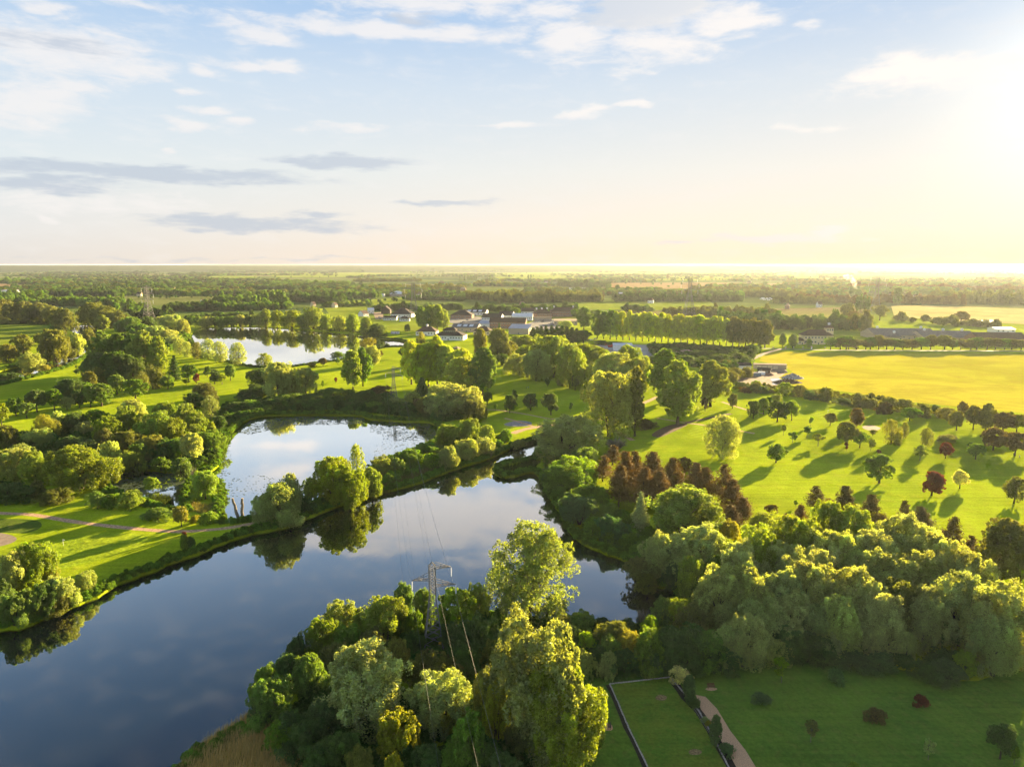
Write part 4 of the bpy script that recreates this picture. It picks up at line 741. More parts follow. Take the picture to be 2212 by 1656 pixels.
# thickets and rough cover on the ground around the lakes
def thick(name, label, pts, sp, h, r, ck, kinds='S', lod=2, cat='undergrowth', z=None):
    scatter(name, label, cat, fill_poly(GP(pts), sp, h, r), kinds, ck, lod)
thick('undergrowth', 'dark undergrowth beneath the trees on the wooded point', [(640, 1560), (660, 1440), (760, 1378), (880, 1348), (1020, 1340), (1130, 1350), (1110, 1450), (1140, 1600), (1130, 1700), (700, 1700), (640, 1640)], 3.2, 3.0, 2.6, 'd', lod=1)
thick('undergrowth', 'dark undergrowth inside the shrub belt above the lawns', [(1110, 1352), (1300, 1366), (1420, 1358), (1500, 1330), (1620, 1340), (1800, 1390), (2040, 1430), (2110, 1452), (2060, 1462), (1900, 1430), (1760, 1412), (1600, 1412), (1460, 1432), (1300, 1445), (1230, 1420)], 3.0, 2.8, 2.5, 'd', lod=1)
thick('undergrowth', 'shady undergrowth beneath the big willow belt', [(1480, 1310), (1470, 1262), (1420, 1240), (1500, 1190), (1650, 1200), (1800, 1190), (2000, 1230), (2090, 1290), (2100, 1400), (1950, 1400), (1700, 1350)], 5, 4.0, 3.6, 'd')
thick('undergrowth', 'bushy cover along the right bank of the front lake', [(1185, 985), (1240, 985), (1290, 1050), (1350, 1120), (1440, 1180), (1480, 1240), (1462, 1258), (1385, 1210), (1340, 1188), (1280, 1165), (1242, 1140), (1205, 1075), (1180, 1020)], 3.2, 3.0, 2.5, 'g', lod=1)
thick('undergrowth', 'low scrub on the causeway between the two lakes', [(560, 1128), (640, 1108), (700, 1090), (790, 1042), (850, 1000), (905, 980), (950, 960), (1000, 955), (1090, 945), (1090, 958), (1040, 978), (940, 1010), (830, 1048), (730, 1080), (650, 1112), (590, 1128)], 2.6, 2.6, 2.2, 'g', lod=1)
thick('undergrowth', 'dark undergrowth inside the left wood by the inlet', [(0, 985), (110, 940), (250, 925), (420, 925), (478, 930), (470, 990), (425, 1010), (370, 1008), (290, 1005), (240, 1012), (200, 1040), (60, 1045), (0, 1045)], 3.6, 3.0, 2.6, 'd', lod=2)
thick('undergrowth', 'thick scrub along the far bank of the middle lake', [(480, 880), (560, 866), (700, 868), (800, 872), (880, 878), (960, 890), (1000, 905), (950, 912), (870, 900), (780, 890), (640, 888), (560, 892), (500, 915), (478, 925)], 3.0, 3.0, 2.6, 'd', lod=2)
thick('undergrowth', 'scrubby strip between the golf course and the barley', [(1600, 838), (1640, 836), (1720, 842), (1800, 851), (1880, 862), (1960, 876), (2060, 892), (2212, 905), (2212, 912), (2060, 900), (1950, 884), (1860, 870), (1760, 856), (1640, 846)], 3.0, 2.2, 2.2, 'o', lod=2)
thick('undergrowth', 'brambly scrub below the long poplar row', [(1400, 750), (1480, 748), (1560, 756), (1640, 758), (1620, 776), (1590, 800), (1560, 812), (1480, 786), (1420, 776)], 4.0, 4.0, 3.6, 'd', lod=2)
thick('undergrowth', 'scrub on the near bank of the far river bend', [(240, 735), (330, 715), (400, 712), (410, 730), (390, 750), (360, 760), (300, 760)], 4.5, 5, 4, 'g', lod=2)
thick('undergrowth', 'scrub under the willows beyond the left river', [(-60, 700), (120, 702), (150, 712), (120, 745), (-60, 760)][:0] or [(-60, 690), (150, 695), (158, 702), (-60, 700)], 4.5, 4, 4, 'o', lod=2)
def fringe(name, label, pts, w, sp, h, ck, closed=True, cat='bank plants', side=1.0, skip=None, r=1.0, lod=2):
    P = []; n = len(pts)
    for i in range(n if closed else n - 1):
        a, b = pts[i], pts[(i + 1) % n]; Ls = math.hypot(b[0] - a[0], b[1] - a[1]); k = max(1, int(Ls / sp))
        if a[1] < 60 or a[1] > 900 or abs(a[0]) > a[1] * .85 + 20: continue
        for j in range(k * 5):
            t = WR.random(); x = a[0] + (b[0] - a[0]) * t + WR.gauss(0, w * .4); y = a[1] + (b[1] - a[1]) * t + WR.gauss(0, w * .4)
            if any(inpoly((x, y), grow_in) for grow_in in SHRUNK): continue
            P.append((x, y, h * WR.uniform(.5, 1.35), r * WR.uniform(.7, 1.3)))
    scatter(name, label, cat, P, 'S', ck, lod)
SHRUNK = [grow(lp, -1.6) for nm, lp in LAKES.items() if nm != 'pond']
fringe('bank_vegetation', 'rough green bank plants round the front lake', LAKES['front_lake'], 2.2, .9, 1.5, 'g', r=1.1)
fringe('bank_vegetation', 'rough green bank plants round the middle lake', LAKES['middle_lake'], 2.2, 1.0, 1.6, 'g', r=1.15)
fringe('bank_vegetation', 'low dark bank plants round the far lake', LAKES['far_lake'], 2.0, 3.0, 1.5, 'd', r=2.0)
fringe('bank_vegetation', 'low bank plants along the river', LAKES['river'], 2.5, 2.6, 2.0, 'g', r=2.0)

def blades(name, label, cat, P, hgt, wid, m, lean=.25, base=WZ):
    """upright reed or grass blades at the points"""
    P = np.array(P); n = len(P); rng = np.random.default_rng(n); H = hgt * rng.uniform(.55, 1.25, n); an = rng.uniform(0, 6.28, n); ln = rng.uniform(0, lean, n) * H
    V = np.empty((n, 4, 3)); wx, wy = np.cos(an) * wid, np.sin(an) * wid; la = rng.normal(.8, .8, n)
    V[:, 0] = np.column_stack([P[:, 0] - wx, P[:, 1] - wy, np.full(n, base)]); V[:, 1] = np.column_stack([P[:, 0] + wx, P[:, 1] + wy, np.full(n, base)])
    V[:, 2] = np.column_stack([P[:, 0] + np.cos(la) * ln * .5 + wx * .8, P[:, 1] + np.sin(la) * ln * .5 + wy * .8, base + H * .6]); V[:, 3] = np.column_stack([P[:, 0] + np.cos(la) * ln, P[:, 1] + np.sin(la) * ln, base + H])
    o = link(name, quads_mesh(name, V.reshape(-1, 3), 4, np.clip(rng.normal(.5, .2, n), 0, 1), m)); return tag(o, label, cat, kind='stuff')
def pts_in(poly, n, clump=0.0):
    xs = [p[0] for p in poly]; ys = [p[1] for p in poly]; out = []; c = 0
    while len(out) < n and c < n * 30:
        c += 1; p = (WR.uniform(min(xs), max(xs)), WR.uniform(min(ys), max(ys)))
        if inpoly(p, poly):
            if clump and math.sin(p[0] * .9 + math.sin(p[1] * .7) * 2) * math.sin(p[1] * .8 + p[0] * .3) < WR.uniform(-1, clump): continue
            out.append(p)
    return out
REEDG = fixed_foliage('reed_green', (.075, .115, .03)); REEDS = fixed_foliage('reed_straw', (.42, .30, .14), .3)
blades('reed_bed', 'straw-coloured reed bed at the bottom edge beside the front lake', 'reeds', pts_in(GP([(345, 1720), (400, 1645), (450, 1600), (510, 1565), (560, 1535), (640, 1590), (660, 1720), (500, 1800)]), 32000), 2.6, .04, REEDS)
blades('reed_bed', 'green reeds fringing the straw-coloured reed bed', 'reeds', pts_in(GP([(330, 1720), (395, 1650), (450, 1605), (520, 1572), (600, 1545), (600, 1572), (520, 1600), (440, 1650), (400, 1720)]), 6000), 2.0, .04, REEDG)
blades('reed_bed', 'reed margin on the front lake side of the causeway', 'reeds', pts_in(GP([(790, 1066), (850, 1040), (900, 1018), (960, 990), (985, 992), (940, 1020), (890, 1040), (830, 1062)]), 6500), 2.6, .06, fixed_foliage('reed_mixed', (.15, .15, .06)))
blades('reed_bed', 'long reed spit jutting into the front lake', 'reeds', pts_in(GP([(1072, 1022), (1085, 1010), (1110, 1005), (1150, 994), (1168, 998), (1150, 1014), (1110, 1022), (1085, 1028)]), 6000), 2.2, .06, REEDG)
blades('reed_bed', 'reed fringe below the gravel path junction', 'reeds', pts_in(GP([(1095, 968), (1120, 958), (1180, 938), (1205, 934), (1195, 948), (1150, 956), (1110, 968)]), 4500), 2.2, .06, REEDG)
blades('reed_bed', 'small round reed clump in the inlet of the middle lake', 'reeds', pts_in(smooth_loop(GP([(315, 1088), (330, 1075), (360, 1070), (375, 1078), (360, 1090), (335, 1098)]), 4), 2500), 2.2, .05, REEDG)
blades('reed_bed', 'reeds along the bushy island by the inlet', 'reeds', pts_in(GP([(404, 1102), (412, 1085), (440, 1090), (468, 1088), (470, 1108), (440, 1112)]), 2600), 2.0, .05, fixed_foliage('reed_pale', (.18, .16, .07)))
# lily pads
def pads(name, label, polys):
    mb = MB(); rr = random.Random(3)
    for poly, n in polys:
        for (x, y) in pts_in(GP(poly), n, .55):
            if not inpoly((x, y), LAKES['middle_lake']): continue
            r = rr.uniform(.22, .5); a0 = rr.uniform(0, 6); z = WZ + .008 + rr.uniform(0, .012); t = rr.uniform(-.012, .012)
            mb.add([(x + math.cos(a0 + i * 1.0472) * r, y + math.sin(a0 + i * 1.0472) * r, z + t * math.cos(i)) for i in range(6)], [(0, 1, 2, 3, 4, 5)])
    tag(mb.build(name, mat('lily_leaf', (.05, .075, .03), .6, .3, .25, .6)), label, 'water lilies', kind='stuff')
pads('lily_pads', 'floating lily pads scattered over the middle lake and its inlet', [([(510, 930), (540, 905), (640, 896), (790, 898), (780, 912), (620, 916), (540, 935)], 2600), ([(800, 905), (930, 912), (945, 935), (900, 950), (800, 930)], 1100), ([(235, 1062), (245, 1022), (300, 1012), (400, 1020), (400, 1050), (300, 1065)], 2600), ([(490, 1030), (560, 1020), (600, 1030), (580, 1060), (500, 1070)], 90), ([(830, 925), (940, 935), (930, 955), (800, 985)], 220), ([(480, 940), (500, 935), (498, 1020), (474, 1060)], 120)])

# ---------------------------------------------------------------- pylons and wires
STEEL = mat('galvanised_steel', (.21, .20, .185), .7, .3, .2, 1.5)
GLASSI = mat('insulator_glass', (.75, .76, .76), .25, .6, .05, 3)
YEL = mat('yellow_plate', (.75, .52, .03), .5, .4, .05)
def body_w(t, wb, wt): return wb + (wt - wb) * min(t / .62, 1) ** .9 if t < .62 else wt
def pylon(name, label, p, h, rot, single=True, fine=True, group=None, w=1.0):
    e = empty(name, (p.x, p.y, 0), rot); wb, wt = (5.2, 1.55) if single else (6.4, 1.7); wb *= h / 24; wt *= h / 24
    lv = [0, .085, .16, .24, .31, .38, .445, .505, .56, .62, .68, .74, .80, .86, .915, .955]; th = .105 * w
    ring = [[Vector((sx * body_w(t, wb, wt) / 2, sy * body_w(t, wb, wt) / 2, t * h)) for sx, sy in ((-1, -1), (1, -1), (1, 1), (-1, 1))] for t in lv]
    for c in range(4):
        mb = MB()
        for a, b in zip(ring, ring[1:]): mb.bar(a[c], b[c], th * 1.25)
        mb.build('leg', STEEL, e)
    joined = MB()
    def put(mb_fn, nm='brace'):
        if fine: mb = MB(); mb_fn(mb); mb.build(nm, STEEL, e)
        else: mb_fn(joined)
    for k, (a, b) in enumerate(zip(ring, ring[1:])):
        for f in range(4):
            g_ = (f + 1) % 4
            put(lambda m_: m_.bar(a[f], b[g_], th * .62)); put(lambda m_: m_.bar(a[g_], b[f], th * .62))
            if k % 3 == 1 or k > 9: put(lambda m_: m_.bar(a[f], a[g_], th * .62), 'crossbar')
    if not fine: joined.build('lattice', STEEL, e)
    top = Vector((0, 0, h)); mb = MB()
    for c in range(4): mb.bar(ring[-1][c], top, th * .9)
    mb.build('peak', STEEL, e)
    arms = [(.935, 1, 3.8), (.815, -1, 4.1), (.745, 1, 4.9)] if single else [(.93, 1, 3.6), (.93, -1, 3.6), (.79, 1, 4.6), (.79, -1, 4.6), (.65, 1, 4.0), (.65, -1, 4.0)]
    tips = []
    for t, sd_, ln in arms:
        ln *= h / 24; mb = MB(); z = t * h; tip = Vector((sd_ * (wt / 2 + ln), 0, z)); up = Vector((sd_ * wt / 2, 0, min(z + 1.5 * h / 24, h * .985)))
        for sy in (-1, 1):
            r0 = Vector((sd_ * wt / 2, sy * wt / 2, z)); u0 = Vector((sd_ * wt / 2, sy * wt / 2, up.z)); mb.bar(r0, tip, th * .8); mb.bar(u0, tip, th * .6)
            for q in (.33, .62): mb.bar(r0.lerp(tip, q), u0.lerp(tip, q), th * .5); mb.bar(r0.lerp(tip, q), Vector((r0.x, -r0.y, r0.z)).lerp(tip, q - .25 if q > .5 else .02), th * .5)
            mb.bar(r0.lerp(tip, .33), u0.lerp(tip, .62), th * .45)
        mb.build('cross_arm', STEEL, e)
        il = 2.2 * h / 24; mi = MB(); mi.bar(tip, tip - Vector((0, 0, il + .25)), .03 * w, n=4)
        nd = 12 if fine else 6
        for i in range(nd):
            zz = tip.z - .22 - i * il / nd; mi.cone((tip.x, 0, zz - il / nd * .6), .14 * w, .07 * w, il / nd * .55, 8)
        mi.build('insulator', GLASSI, e); tips.append(Vector((tip.x, 0, tip.z - il - .3)))
    if single:
        MB().box((wt * .95, -body_w(.17, wb, wt) / 2 - .08, .165 * h), (.6, .04, .6)).build('warning_plate', YEL, e)
        mg_ = MB()
        for f in range(4):     # anti-climbing guard
            a = ring[1][f] * 1.06; b = ring[1][(f + 1) % 4] * 1.06; mg_.bar(a + Vector((0, 0, .8)), b + Vector((0, 0, .8)), .03); mg_.bar(a + Vector((0, 0, .5)), b + Vector((0, 0, .5)), .03)
        mg_.build('climbing_guard', STEEL, e)
    tag(e, label, 'pylon', group); M_ = Matrix.Translation((p.x, p.y, 0)) @ Matrix.Rotation(rot, 4, 'Z')
    return [M_ @ t for t in tips], M_ @ top
p1, h1, _ = spot(937, 1412, 1213); tA, eA = pylon('pylon', 'grey lattice pylon rising from the wooded point in the foreground', p1, h1, R(9))
p2, _, _ = spot(849, None, 791, 24.5); tB, eB = pylon('pylon', 'slim lattice pylon between the middle lake and the poplar group', p2, 24.5, R(9), True, False, w=1.3)
p0 = Vector((48, -150, 0)); M0 = Matrix.Translation(p0) @ Matrix.Rotation(R(9), 4, 'Z')
pylon('pylon', 'tall sunlit pylon standing left of the far lake', spot(323, 704, 616)[0], spot(323, 704, 616)[1], R(-25), False, False, w=2.2)
pylon('pylon', 'tall pylon behind the dark brown hipped roof in the town', spot(894, 692, 606)[0], spot(894, 692, 606)[1], R(20), False, False, w=2.2)
pylon('pylon', 'dark pylon rising beyond the long poplar row', spot(1488, 684, 596)[0], spot(1488, 684, 596)[1], R(5), False, False, w=2.4)
pylon('pylon', 'hazy pylon beside the smoke plume at the right', spot(1891, 672, 596)[0], spot(1891, 672, 596)[1], R(-20), False, False, w=2.4)
WIRE = mat('dull_wire', (.30, .29, .27), .7, .3, .05, 1)
def wire(label, a, b, sag, r=.022):
    mb = MB(); n = 36; P = [a.lerp(b, i / n) - Vector((0, 0, sag * 4 * (i / n) * (1 - i / n))) for i in range(n + 1)]
    for q, s_ in zip(P, P[1:]): mb.bar(q, s_, r, n=3)
    tag(mb.build('power_line', WIRE), label, 'power line', 'wires strung between the pylons over the front lake')
names = ['upper right', 'left', 'lower right']
for i in range(3):
    wire('conductor from the %s arm of the near pylon across the lake' % names[i], tA[i], tB[i], 8.5)
    w0 = M0 @ (Matrix.Rotation(R(-9), 4, 'Z') @ (tA[i] - Vector((p1.x, p1.y, 0))))
    wire('conductor from the %s arm of the near pylon toward the lower edge' % names[i], tA[i], w0, 9.0, .011)
wire('earth wire from the near pylon peak across the lake', eA, eB, 6.5, .016)
wire('earth wire from the near pylon peak toward the lower edge', eA, M0 @ Vector((0, 0, h1)), 7.0, .009)

# ---------------------------------------------------------------- the fenced lawn, border, benches
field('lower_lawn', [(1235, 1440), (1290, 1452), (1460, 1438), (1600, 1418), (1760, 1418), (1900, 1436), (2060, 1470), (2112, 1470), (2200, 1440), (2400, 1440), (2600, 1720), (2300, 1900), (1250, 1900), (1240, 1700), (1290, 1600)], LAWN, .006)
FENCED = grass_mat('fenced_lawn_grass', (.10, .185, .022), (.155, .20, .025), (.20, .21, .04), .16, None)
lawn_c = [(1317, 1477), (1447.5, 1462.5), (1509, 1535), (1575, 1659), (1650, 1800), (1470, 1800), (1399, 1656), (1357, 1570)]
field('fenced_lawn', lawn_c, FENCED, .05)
STONE = mat('edging_stone', (.46, .42, .38), .9, .2, .25, 2.5, bump=.3); TRENCH = mat('trench_soil', (.035, .028, .02), .95, .1, .2, 2)
band('trench', [(1313, 1479), (1333, 1523), (1352, 1571), (1374, 1612), (1394, 1658), (1462, 1800)], .9, .055, TRENCH, k=2)
band('border_soil', [(1452, 1466), (1480, 1506), (1512, 1540), (1545, 1595), (1580, 1656), (1650, 1780)], 1.8, .055, TRENCH, k=3)
ed = empty('lawn_edging', (G(1447, 1462).x, G(1447, 1462).y, 0)); er = random.Random(4); edn = 0
stone_me = [MB().box((0, 0, 0), (1, 1, 1)).mesh('edging_stone', STONE)]
def edge_run(a, b):
    global edn
    A_, B_ = G(*a), G(*b); Ls = (B_ - A_).length; n = int(Ls / 1.15); d = (B_ - A_).normalized(); an = math.atan2(d.y, d.x)
    for i in range(n):
        if edn > 150: return
        q = A_ + d * (i + .5) * Ls / n; o = link('edging_stone', stone_me[0], ed); o.location = (q.x - ed.location.x + er.uniform(-.04, .04), q.y - ed.location.y + er.uniform(-.04, .04), .10 + er.uniform(-.02, .03))
        o.rotation_euler = (0, 0, an + er.uniform(-.03, .03)); o.scale = (Ls / n * er.uniform(.9, .99), er.uniform(.20, .28), .24); edn += 1
for a, b in (((1317, 1477), (1447.5, 1462.5)), ((1317, 1477), (1336, 1520)), ((1336, 1520), (1357, 1570)), ((1357, 1570), (1377, 1612)), ((1377, 1612), (1399, 1656)), ((1447.5, 1462.5), (1475, 1494)), ((1475, 1494), (1509, 1535)), ((1509, 1535), (1540, 1590)), ((1540, 1590), (1575, 1659))):
    edge_run(a, b)
tag(ed, 'pale stone edging laid round three sides of the fenced lawn', 'edging')
GP2 = mat('gravel_pink', (.60, .36, .20), .95, .05, .22, 7, bump=.3)
field('garden_path', [(1503, 1500), (1524, 1504), (1549, 1530), (1578, 1578), (1611, 1620), (1634, 1658), (1700, 1780), (1640, 1780), (1577, 1658), (1556, 1606), (1532, 1564), (1515, 1533)], GP2, .014)
for pts in ([(1416, 1506), (1425, 1500), (1440, 1504), (1436, 1512), (1420, 1511)], [(1488, 1622), (1500, 1617), (1516, 1622), (1510, 1629), (1492, 1629)]):
    field('bare_patch', pts, mat('bare_soil', (.28, .19, .09), .95, .1, .3, 3), .056, True)
WOOD = mat('bench_wood', (.16, .075, .035), .7, .3, .25, 6); DARKW = mat('dark_wood', (.035, .026, .02), .7, .3, .2, 6)
def bench(label, px, py, rot, m):
    p = G(px, py); e = empty('park_bench', p, rot)
    for i in range(4): MB().box((0, -.22 + i * .14, .45), (1.6, .11, .04)).build('seat_slat', m, e)
    for i in range(4): MB().box((0, .27 + i * .02, .58 + i * .12), (1.6, .04, .09)).build('back_slat', m, e)
    for sx in (-.74, .74):
        MB().box((sx, -.24, .22), (.07, .07, .44)).build('leg', m, e); MB().bar((sx, .24, 0), (sx, .36, 1.02), .05).build('leg', m, e)
        MB().box((sx, 0, .66), (.07, .56, .05)).box((sx, -.24, .55), (.06, .06, .2)).build('armrest', m, e)
    tag(e, label, 'bench')
bench('reddish wooden bench on a pale pad right of the fenced lawn', 1536, 1485, R(8), WOOD)
bench('dark bench seen end-on by the mulch pad left of the fenced lawn', 1316, 1570, R(-97), DARKW)
field('bench_pad', [(1524, 1488), (1530, 1484), (1547, 1485), (1548, 1489), (1535, 1491)], GP2, .016, True)
field('bench_pad', [(1299, 1563), (1312, 1561), (1322, 1566), (1322, 1576), (1306, 1576)], GP2, .016, True)
# wire rail with posts along the planted border
e = empty('border_rail', G(1489, 1520)); L0 = e.location.copy(); prv = None
for i, (x, y) in enumerate([(1489, 1519), (1505, 1545), (1522, 1572), (1537, 1598), (1556, 1628)]):
    q = G(x, y) - L0; MB().box((q.x, q.y, .35), (.06, .06, .7)).build('post', DARKW, e)
    if prv is not None: MB().bar((prv.x, prv.y, .66), (q.x, q.y, .66), .022).build('rail', WIRE, e)
    prv = q
tag(e, 'thin wire rail on short posts between fenced lawn and border shrubs', 'rail')

# ---------------------------------------------------------------- pollard stumps, golf flags, sign
CUT = mat('fresh_cut_wood', (.55, .42, .26), .8, .2, .1, 4)
for (x, y, x2, y2, lab) in ((515, 1121, 503, 1076, 'leaning pollarded trunk on the causeway, the left of the pair'), (523, 1119, 527, 1076, 'upright pollarded trunk on the causeway, the right of the pair')):
    p, h, _ = spot(x, y, y2, None, 5); e = empty('pollarded_trunk', p); dx_ = (x2 - x) * .24; mb = MB(); pr = Vector((0, 0, 0)); rr = .62
    for k in range(1, 7):
        q = Vector((dx_ * k / 6 * .55 + math.sin(k * 2.1) * .12, math.cos(k * 1.7) * .1, h * k / 6)); mb.bar(pr, q, rr, rr * .93, 9); rr *= .93; pr = q
    for zz in (.45, .7): mb.bar((dx_ * zz * .5, 0, h * zz), (dx_ * zz * .5 - .7, .1, h * zz + .35), .22, .16, 7)
    mb.build('trunk', BARKL, e); MB().cone((pr.x, pr.y, pr.z - .02), rr * .97, rr * .9, .1, 10).build('cut_face', CUT, e); tag(e, lab, 'tree stump')
WHITE = mat('white_paint', (.80, .79, .76), .6, .4, .05, 2); REDP = mat('red_paint', (.55, .04, .03), .5, .4, .05)
for (x, y, lab) in ((137, 1178, 'white golf flag on the striped green beside the front lake'), (1558, 934, 'white golf flag on the ring-shaped green'), (1788, 893, 'white golf flag on the upper green by the scrub')):
    e = empty('golf_flag', G(x, y)); MB().bar((0, 0, 0), (0, 0, 2.2), .03).build('pole', WHITE, e); MB().box((.28, 0, 1.95), (.5, .03, .34)).build('flag', WHITE, e); tag(e, lab, 'golf flag')

# ---------------------------------------------------------------- buildings
ROOF = {'brown': mat('brown_roof', (.085, .052, .038), .85, .2, .2, .8), 'dark': mat('dark_roof', (.045, .034, .030), .85, .2, .2, .8), 'grey': mat('grey_roof', (.15, .13, .12), .8, .3, .15, .5), 'white': mat('white_roof', (.62, .64, .66), .5, .4, .06, .3),
        'tan': mat('tan_roof', (.33, .24, .15), .85, .2, .15, .5), 'solar': mat('metal_roof', (.30, .31, .36), .4, .5, .08, .3)}
WALL = {'white': mat('white_wall', (.74, .73, .70), .8, .3, .05, .7), 'brick': mat('brick_wall', (.30, .17, .115), .9, .2, .18, 2.5), 'cream': mat('cream_wall', (.62, .52, .33), .85, .2, .06, .7), 'dark': mat('dark_wall', (.07, .05, .04), .85, .2, .1, 1), 'buff': mat('buff_brick', (.42, .34, .25), .9, .2, .12, 2)}
PANE = mat('window_pane', (.05, .06, .07), .12, .7, .05, 1); DOORM = mat('door_paint', (.12, .13, .13), .5, .4, .1, 1)
PANEW = {'d': PANE}
WINMESH = {}
def window(e, x, y, z, w, h, axis='x'):
    k = (round(w, 1), round(h, 1), axis)
    if k not in WINMESH:
        f = MB(); d_ = (w + .24, .10, h + .24); g_ = (w, .06, h)
        if axis == 'y': d_ = (d_[1], d_[0], d_[2]); g_ = (g_[1], g_[0], g_[2])
        WINMESH[k] = (f.box((0, 0, 0), d_).mesh('window', WHITE), MB().box((0, -.05, 0) if axis == 'x' else (.05, 0, 0), g_).mesh('pane', PANE))
    a = link('window', WINMESH[k][0], e); a.location = (x, y, z); b = link('pane', WINMESH[k][1], a)
def house(name, label, px, py, wpx, dep, wh, rh, rot=0, kind='gable', roof='brown', wall='white', nwin=0, rows=1, side=1, cup=0, door=True, cat='building', over=.6, lights=0, chim=0, group=None):
    if name not in ('hut', 'garage_block', 'shelter', 'porch', 'wing', 'market_hall', 'works', 'warehouse'): k_ = 1.35; wh *= k_; rh *= k_
    p = G(px, py); W = wpx * p.y / px_dir(px, py).y / FPX; c, s_ = math.cos(R(rot)), math.sin(R(rot)); e = empty(name, (p.x - s_ * dep / 2, p.y + c * dep / 2, 0), R(rot)); D = dep
    MB().box((0, 0, wh / 2), (W, D, wh)).build('wall', WALL[wall], e); o_ = over; X, Y = W / 2 + o_, D / 2 + o_; z = wh; mb = MB()
    if kind == 'gable':
        mb.add([(-X, -Y, z), (X, -Y, z), (X, Y, z), (-X, Y, z), (-X, 0, z + rh), (X, 0, z + rh), (-X, -Y, z - .2), (X, -Y, z - .2), (X, Y, z - .2), (-X, Y, z - .2)], [(0, 1, 5, 4), (2, 3, 4, 5), (6, 7, 1, 0), (8, 9, 3, 2), (9, 8, 7, 6), (7, 8, 2, 1), (9, 6, 0, 3), (0, 4, 3), (1, 2, 5)])
        rf = mb.build('roof', ROOF[roof], e)
        for sx in (-1, 1):
            q = W / 2 + .62 if o_ > .5 else W / 2 + .05; MB().add([(sx * q, -D / 2, z), (sx * q, D / 2, z), (sx * q, 0, z + rh * .93), (sx * (q + .06), -D / 2, z), (sx * (q + .06), D / 2, z), (sx * (q + .06), 0, z + rh * .93)], [(0, 1, 2), (3, 5, 4), (0, 2, 5, 3), (1, 4, 5, 2), (0, 3, 4, 1)]).build('gable_end', WALL[wall], e)
    elif kind == 'hip':
        k = min(Y * .95, X * .85); mb.add([(-X, -Y, z), (X, -Y, z), (X, Y, z), (-X, Y, z), (-X + k, 0, z + rh), (X - k, 0, z + rh), (-X, -Y, z - .25), (X, -Y, z - .25), (X, Y, z - .25), (-X, Y, z - .25)], [(0, 1, 5, 4), (1, 2, 5), (2, 3, 4, 5), (3, 0, 4), (6, 7, 1, 0), (7, 8, 2, 1), (8, 9, 3, 2), (9, 6, 0, 3), (9, 8, 7, 6)]); rf = mb.build('roof', ROOF[roof], e)
    else:
        mb.add([(-X, -Y, z), (X, -Y, z), (X, Y, z + rh), (-X, Y, z + rh), (-X, -Y, z + .35), (X, -Y, z + .35), (X, Y, z + rh + .35), (-X, Y, z + rh + .35)], [(0, 3, 2, 1), (4, 5, 6, 7), (0, 1, 5, 4), (1, 2, 6, 5), (2, 3, 7, 6), (3, 0, 4, 7)]); rf = mb.build('roof', ROOF[roof], e)
    if nwin:
        st = W / nwin; ww = min(st * .52, 2.0)
        for r_ in range(rows):
            for i in range(nwin):
                if door and r_ == 0 and i == nwin // 2: continue
                window(e, -W / 2 + st * (i + .5), -D / 2 - .03, wh * (r_ + .55) / rows, ww, min(1.5, wh / rows * .5))
        if side:
            for r_ in range(rows):
                for i in range(max(1, int(D / 5))):
                    window(e, W / 2 + .03, -D / 2 + D * (i + .5) / max(1, int(D / 5)), wh * (r_ + .55) / rows, 1.4, min(1.4, wh / rows * .5), 'y')
    if door: dd = MB().box((0 if nwin % 2 else W / nwin / 2 if nwin else 0, -D / 2 - .04, 1.1), (1.3, .12, 2.2)).build('door', DOORM, e); MB().box((.5 + (0 if nwin % 2 else W / nwin / 2 if nwin else 0), -D / 2 - .14, 1.05), (.1, .1, .1)).build('handle', WHITE, dd)
    for i in range(cup):
        x = (-X * .7 + 1.4 * X * i / max(cup - 1, 1)) if cup > 1 else 0; m1 = MB().box((x, 0, z + rh + .5), (2.0, 2.0, 2.2)).build('cupola', WHITE, rf); MB().add([(x - 1.7, -1.7, z + rh + 1.6), (x + 1.7, -1.7, z + rh + 1.6), (x + 1.7, 1.7, z + rh + 1.6), (x - 1.7, 1.7, z + rh + 1.6), (x, 0, z + rh + 2.9)], [(0, 1, 4), (1, 2, 4), (2, 3, 4), (3, 0, 4), (3, 2, 1, 0)]).build('cupola_roof', ROOF['white'], rf)
    for i in range(lights):
        x = -X * .7 + 1.4 * X * (i + .5) / lights; sl = rh / Y if kind != 'flat' else 0; yy = -Y * .5
        MB().add([(x - X * .45 / lights, yy - Y * .25, z + rh * .25 + .08), (x + X * .45 / lights, yy - Y * .25, z + rh * .25 + .08), (x + X * .45 / lights, yy + Y * .25, z + rh * .75 + .08), (x - X * .45 / lights, yy + Y * .25, z + rh * .75 + .08)], [(0, 1, 2, 3)]).build('skylight', ROOF['white'], rf)
    for i in range(chim): MB().box((X * (.4 - .8 * i), .6, z + rh), (.9, .9, 2.2)).build('chimney', WALL['brick'], rf)
    return tag(e, label, cat, group)
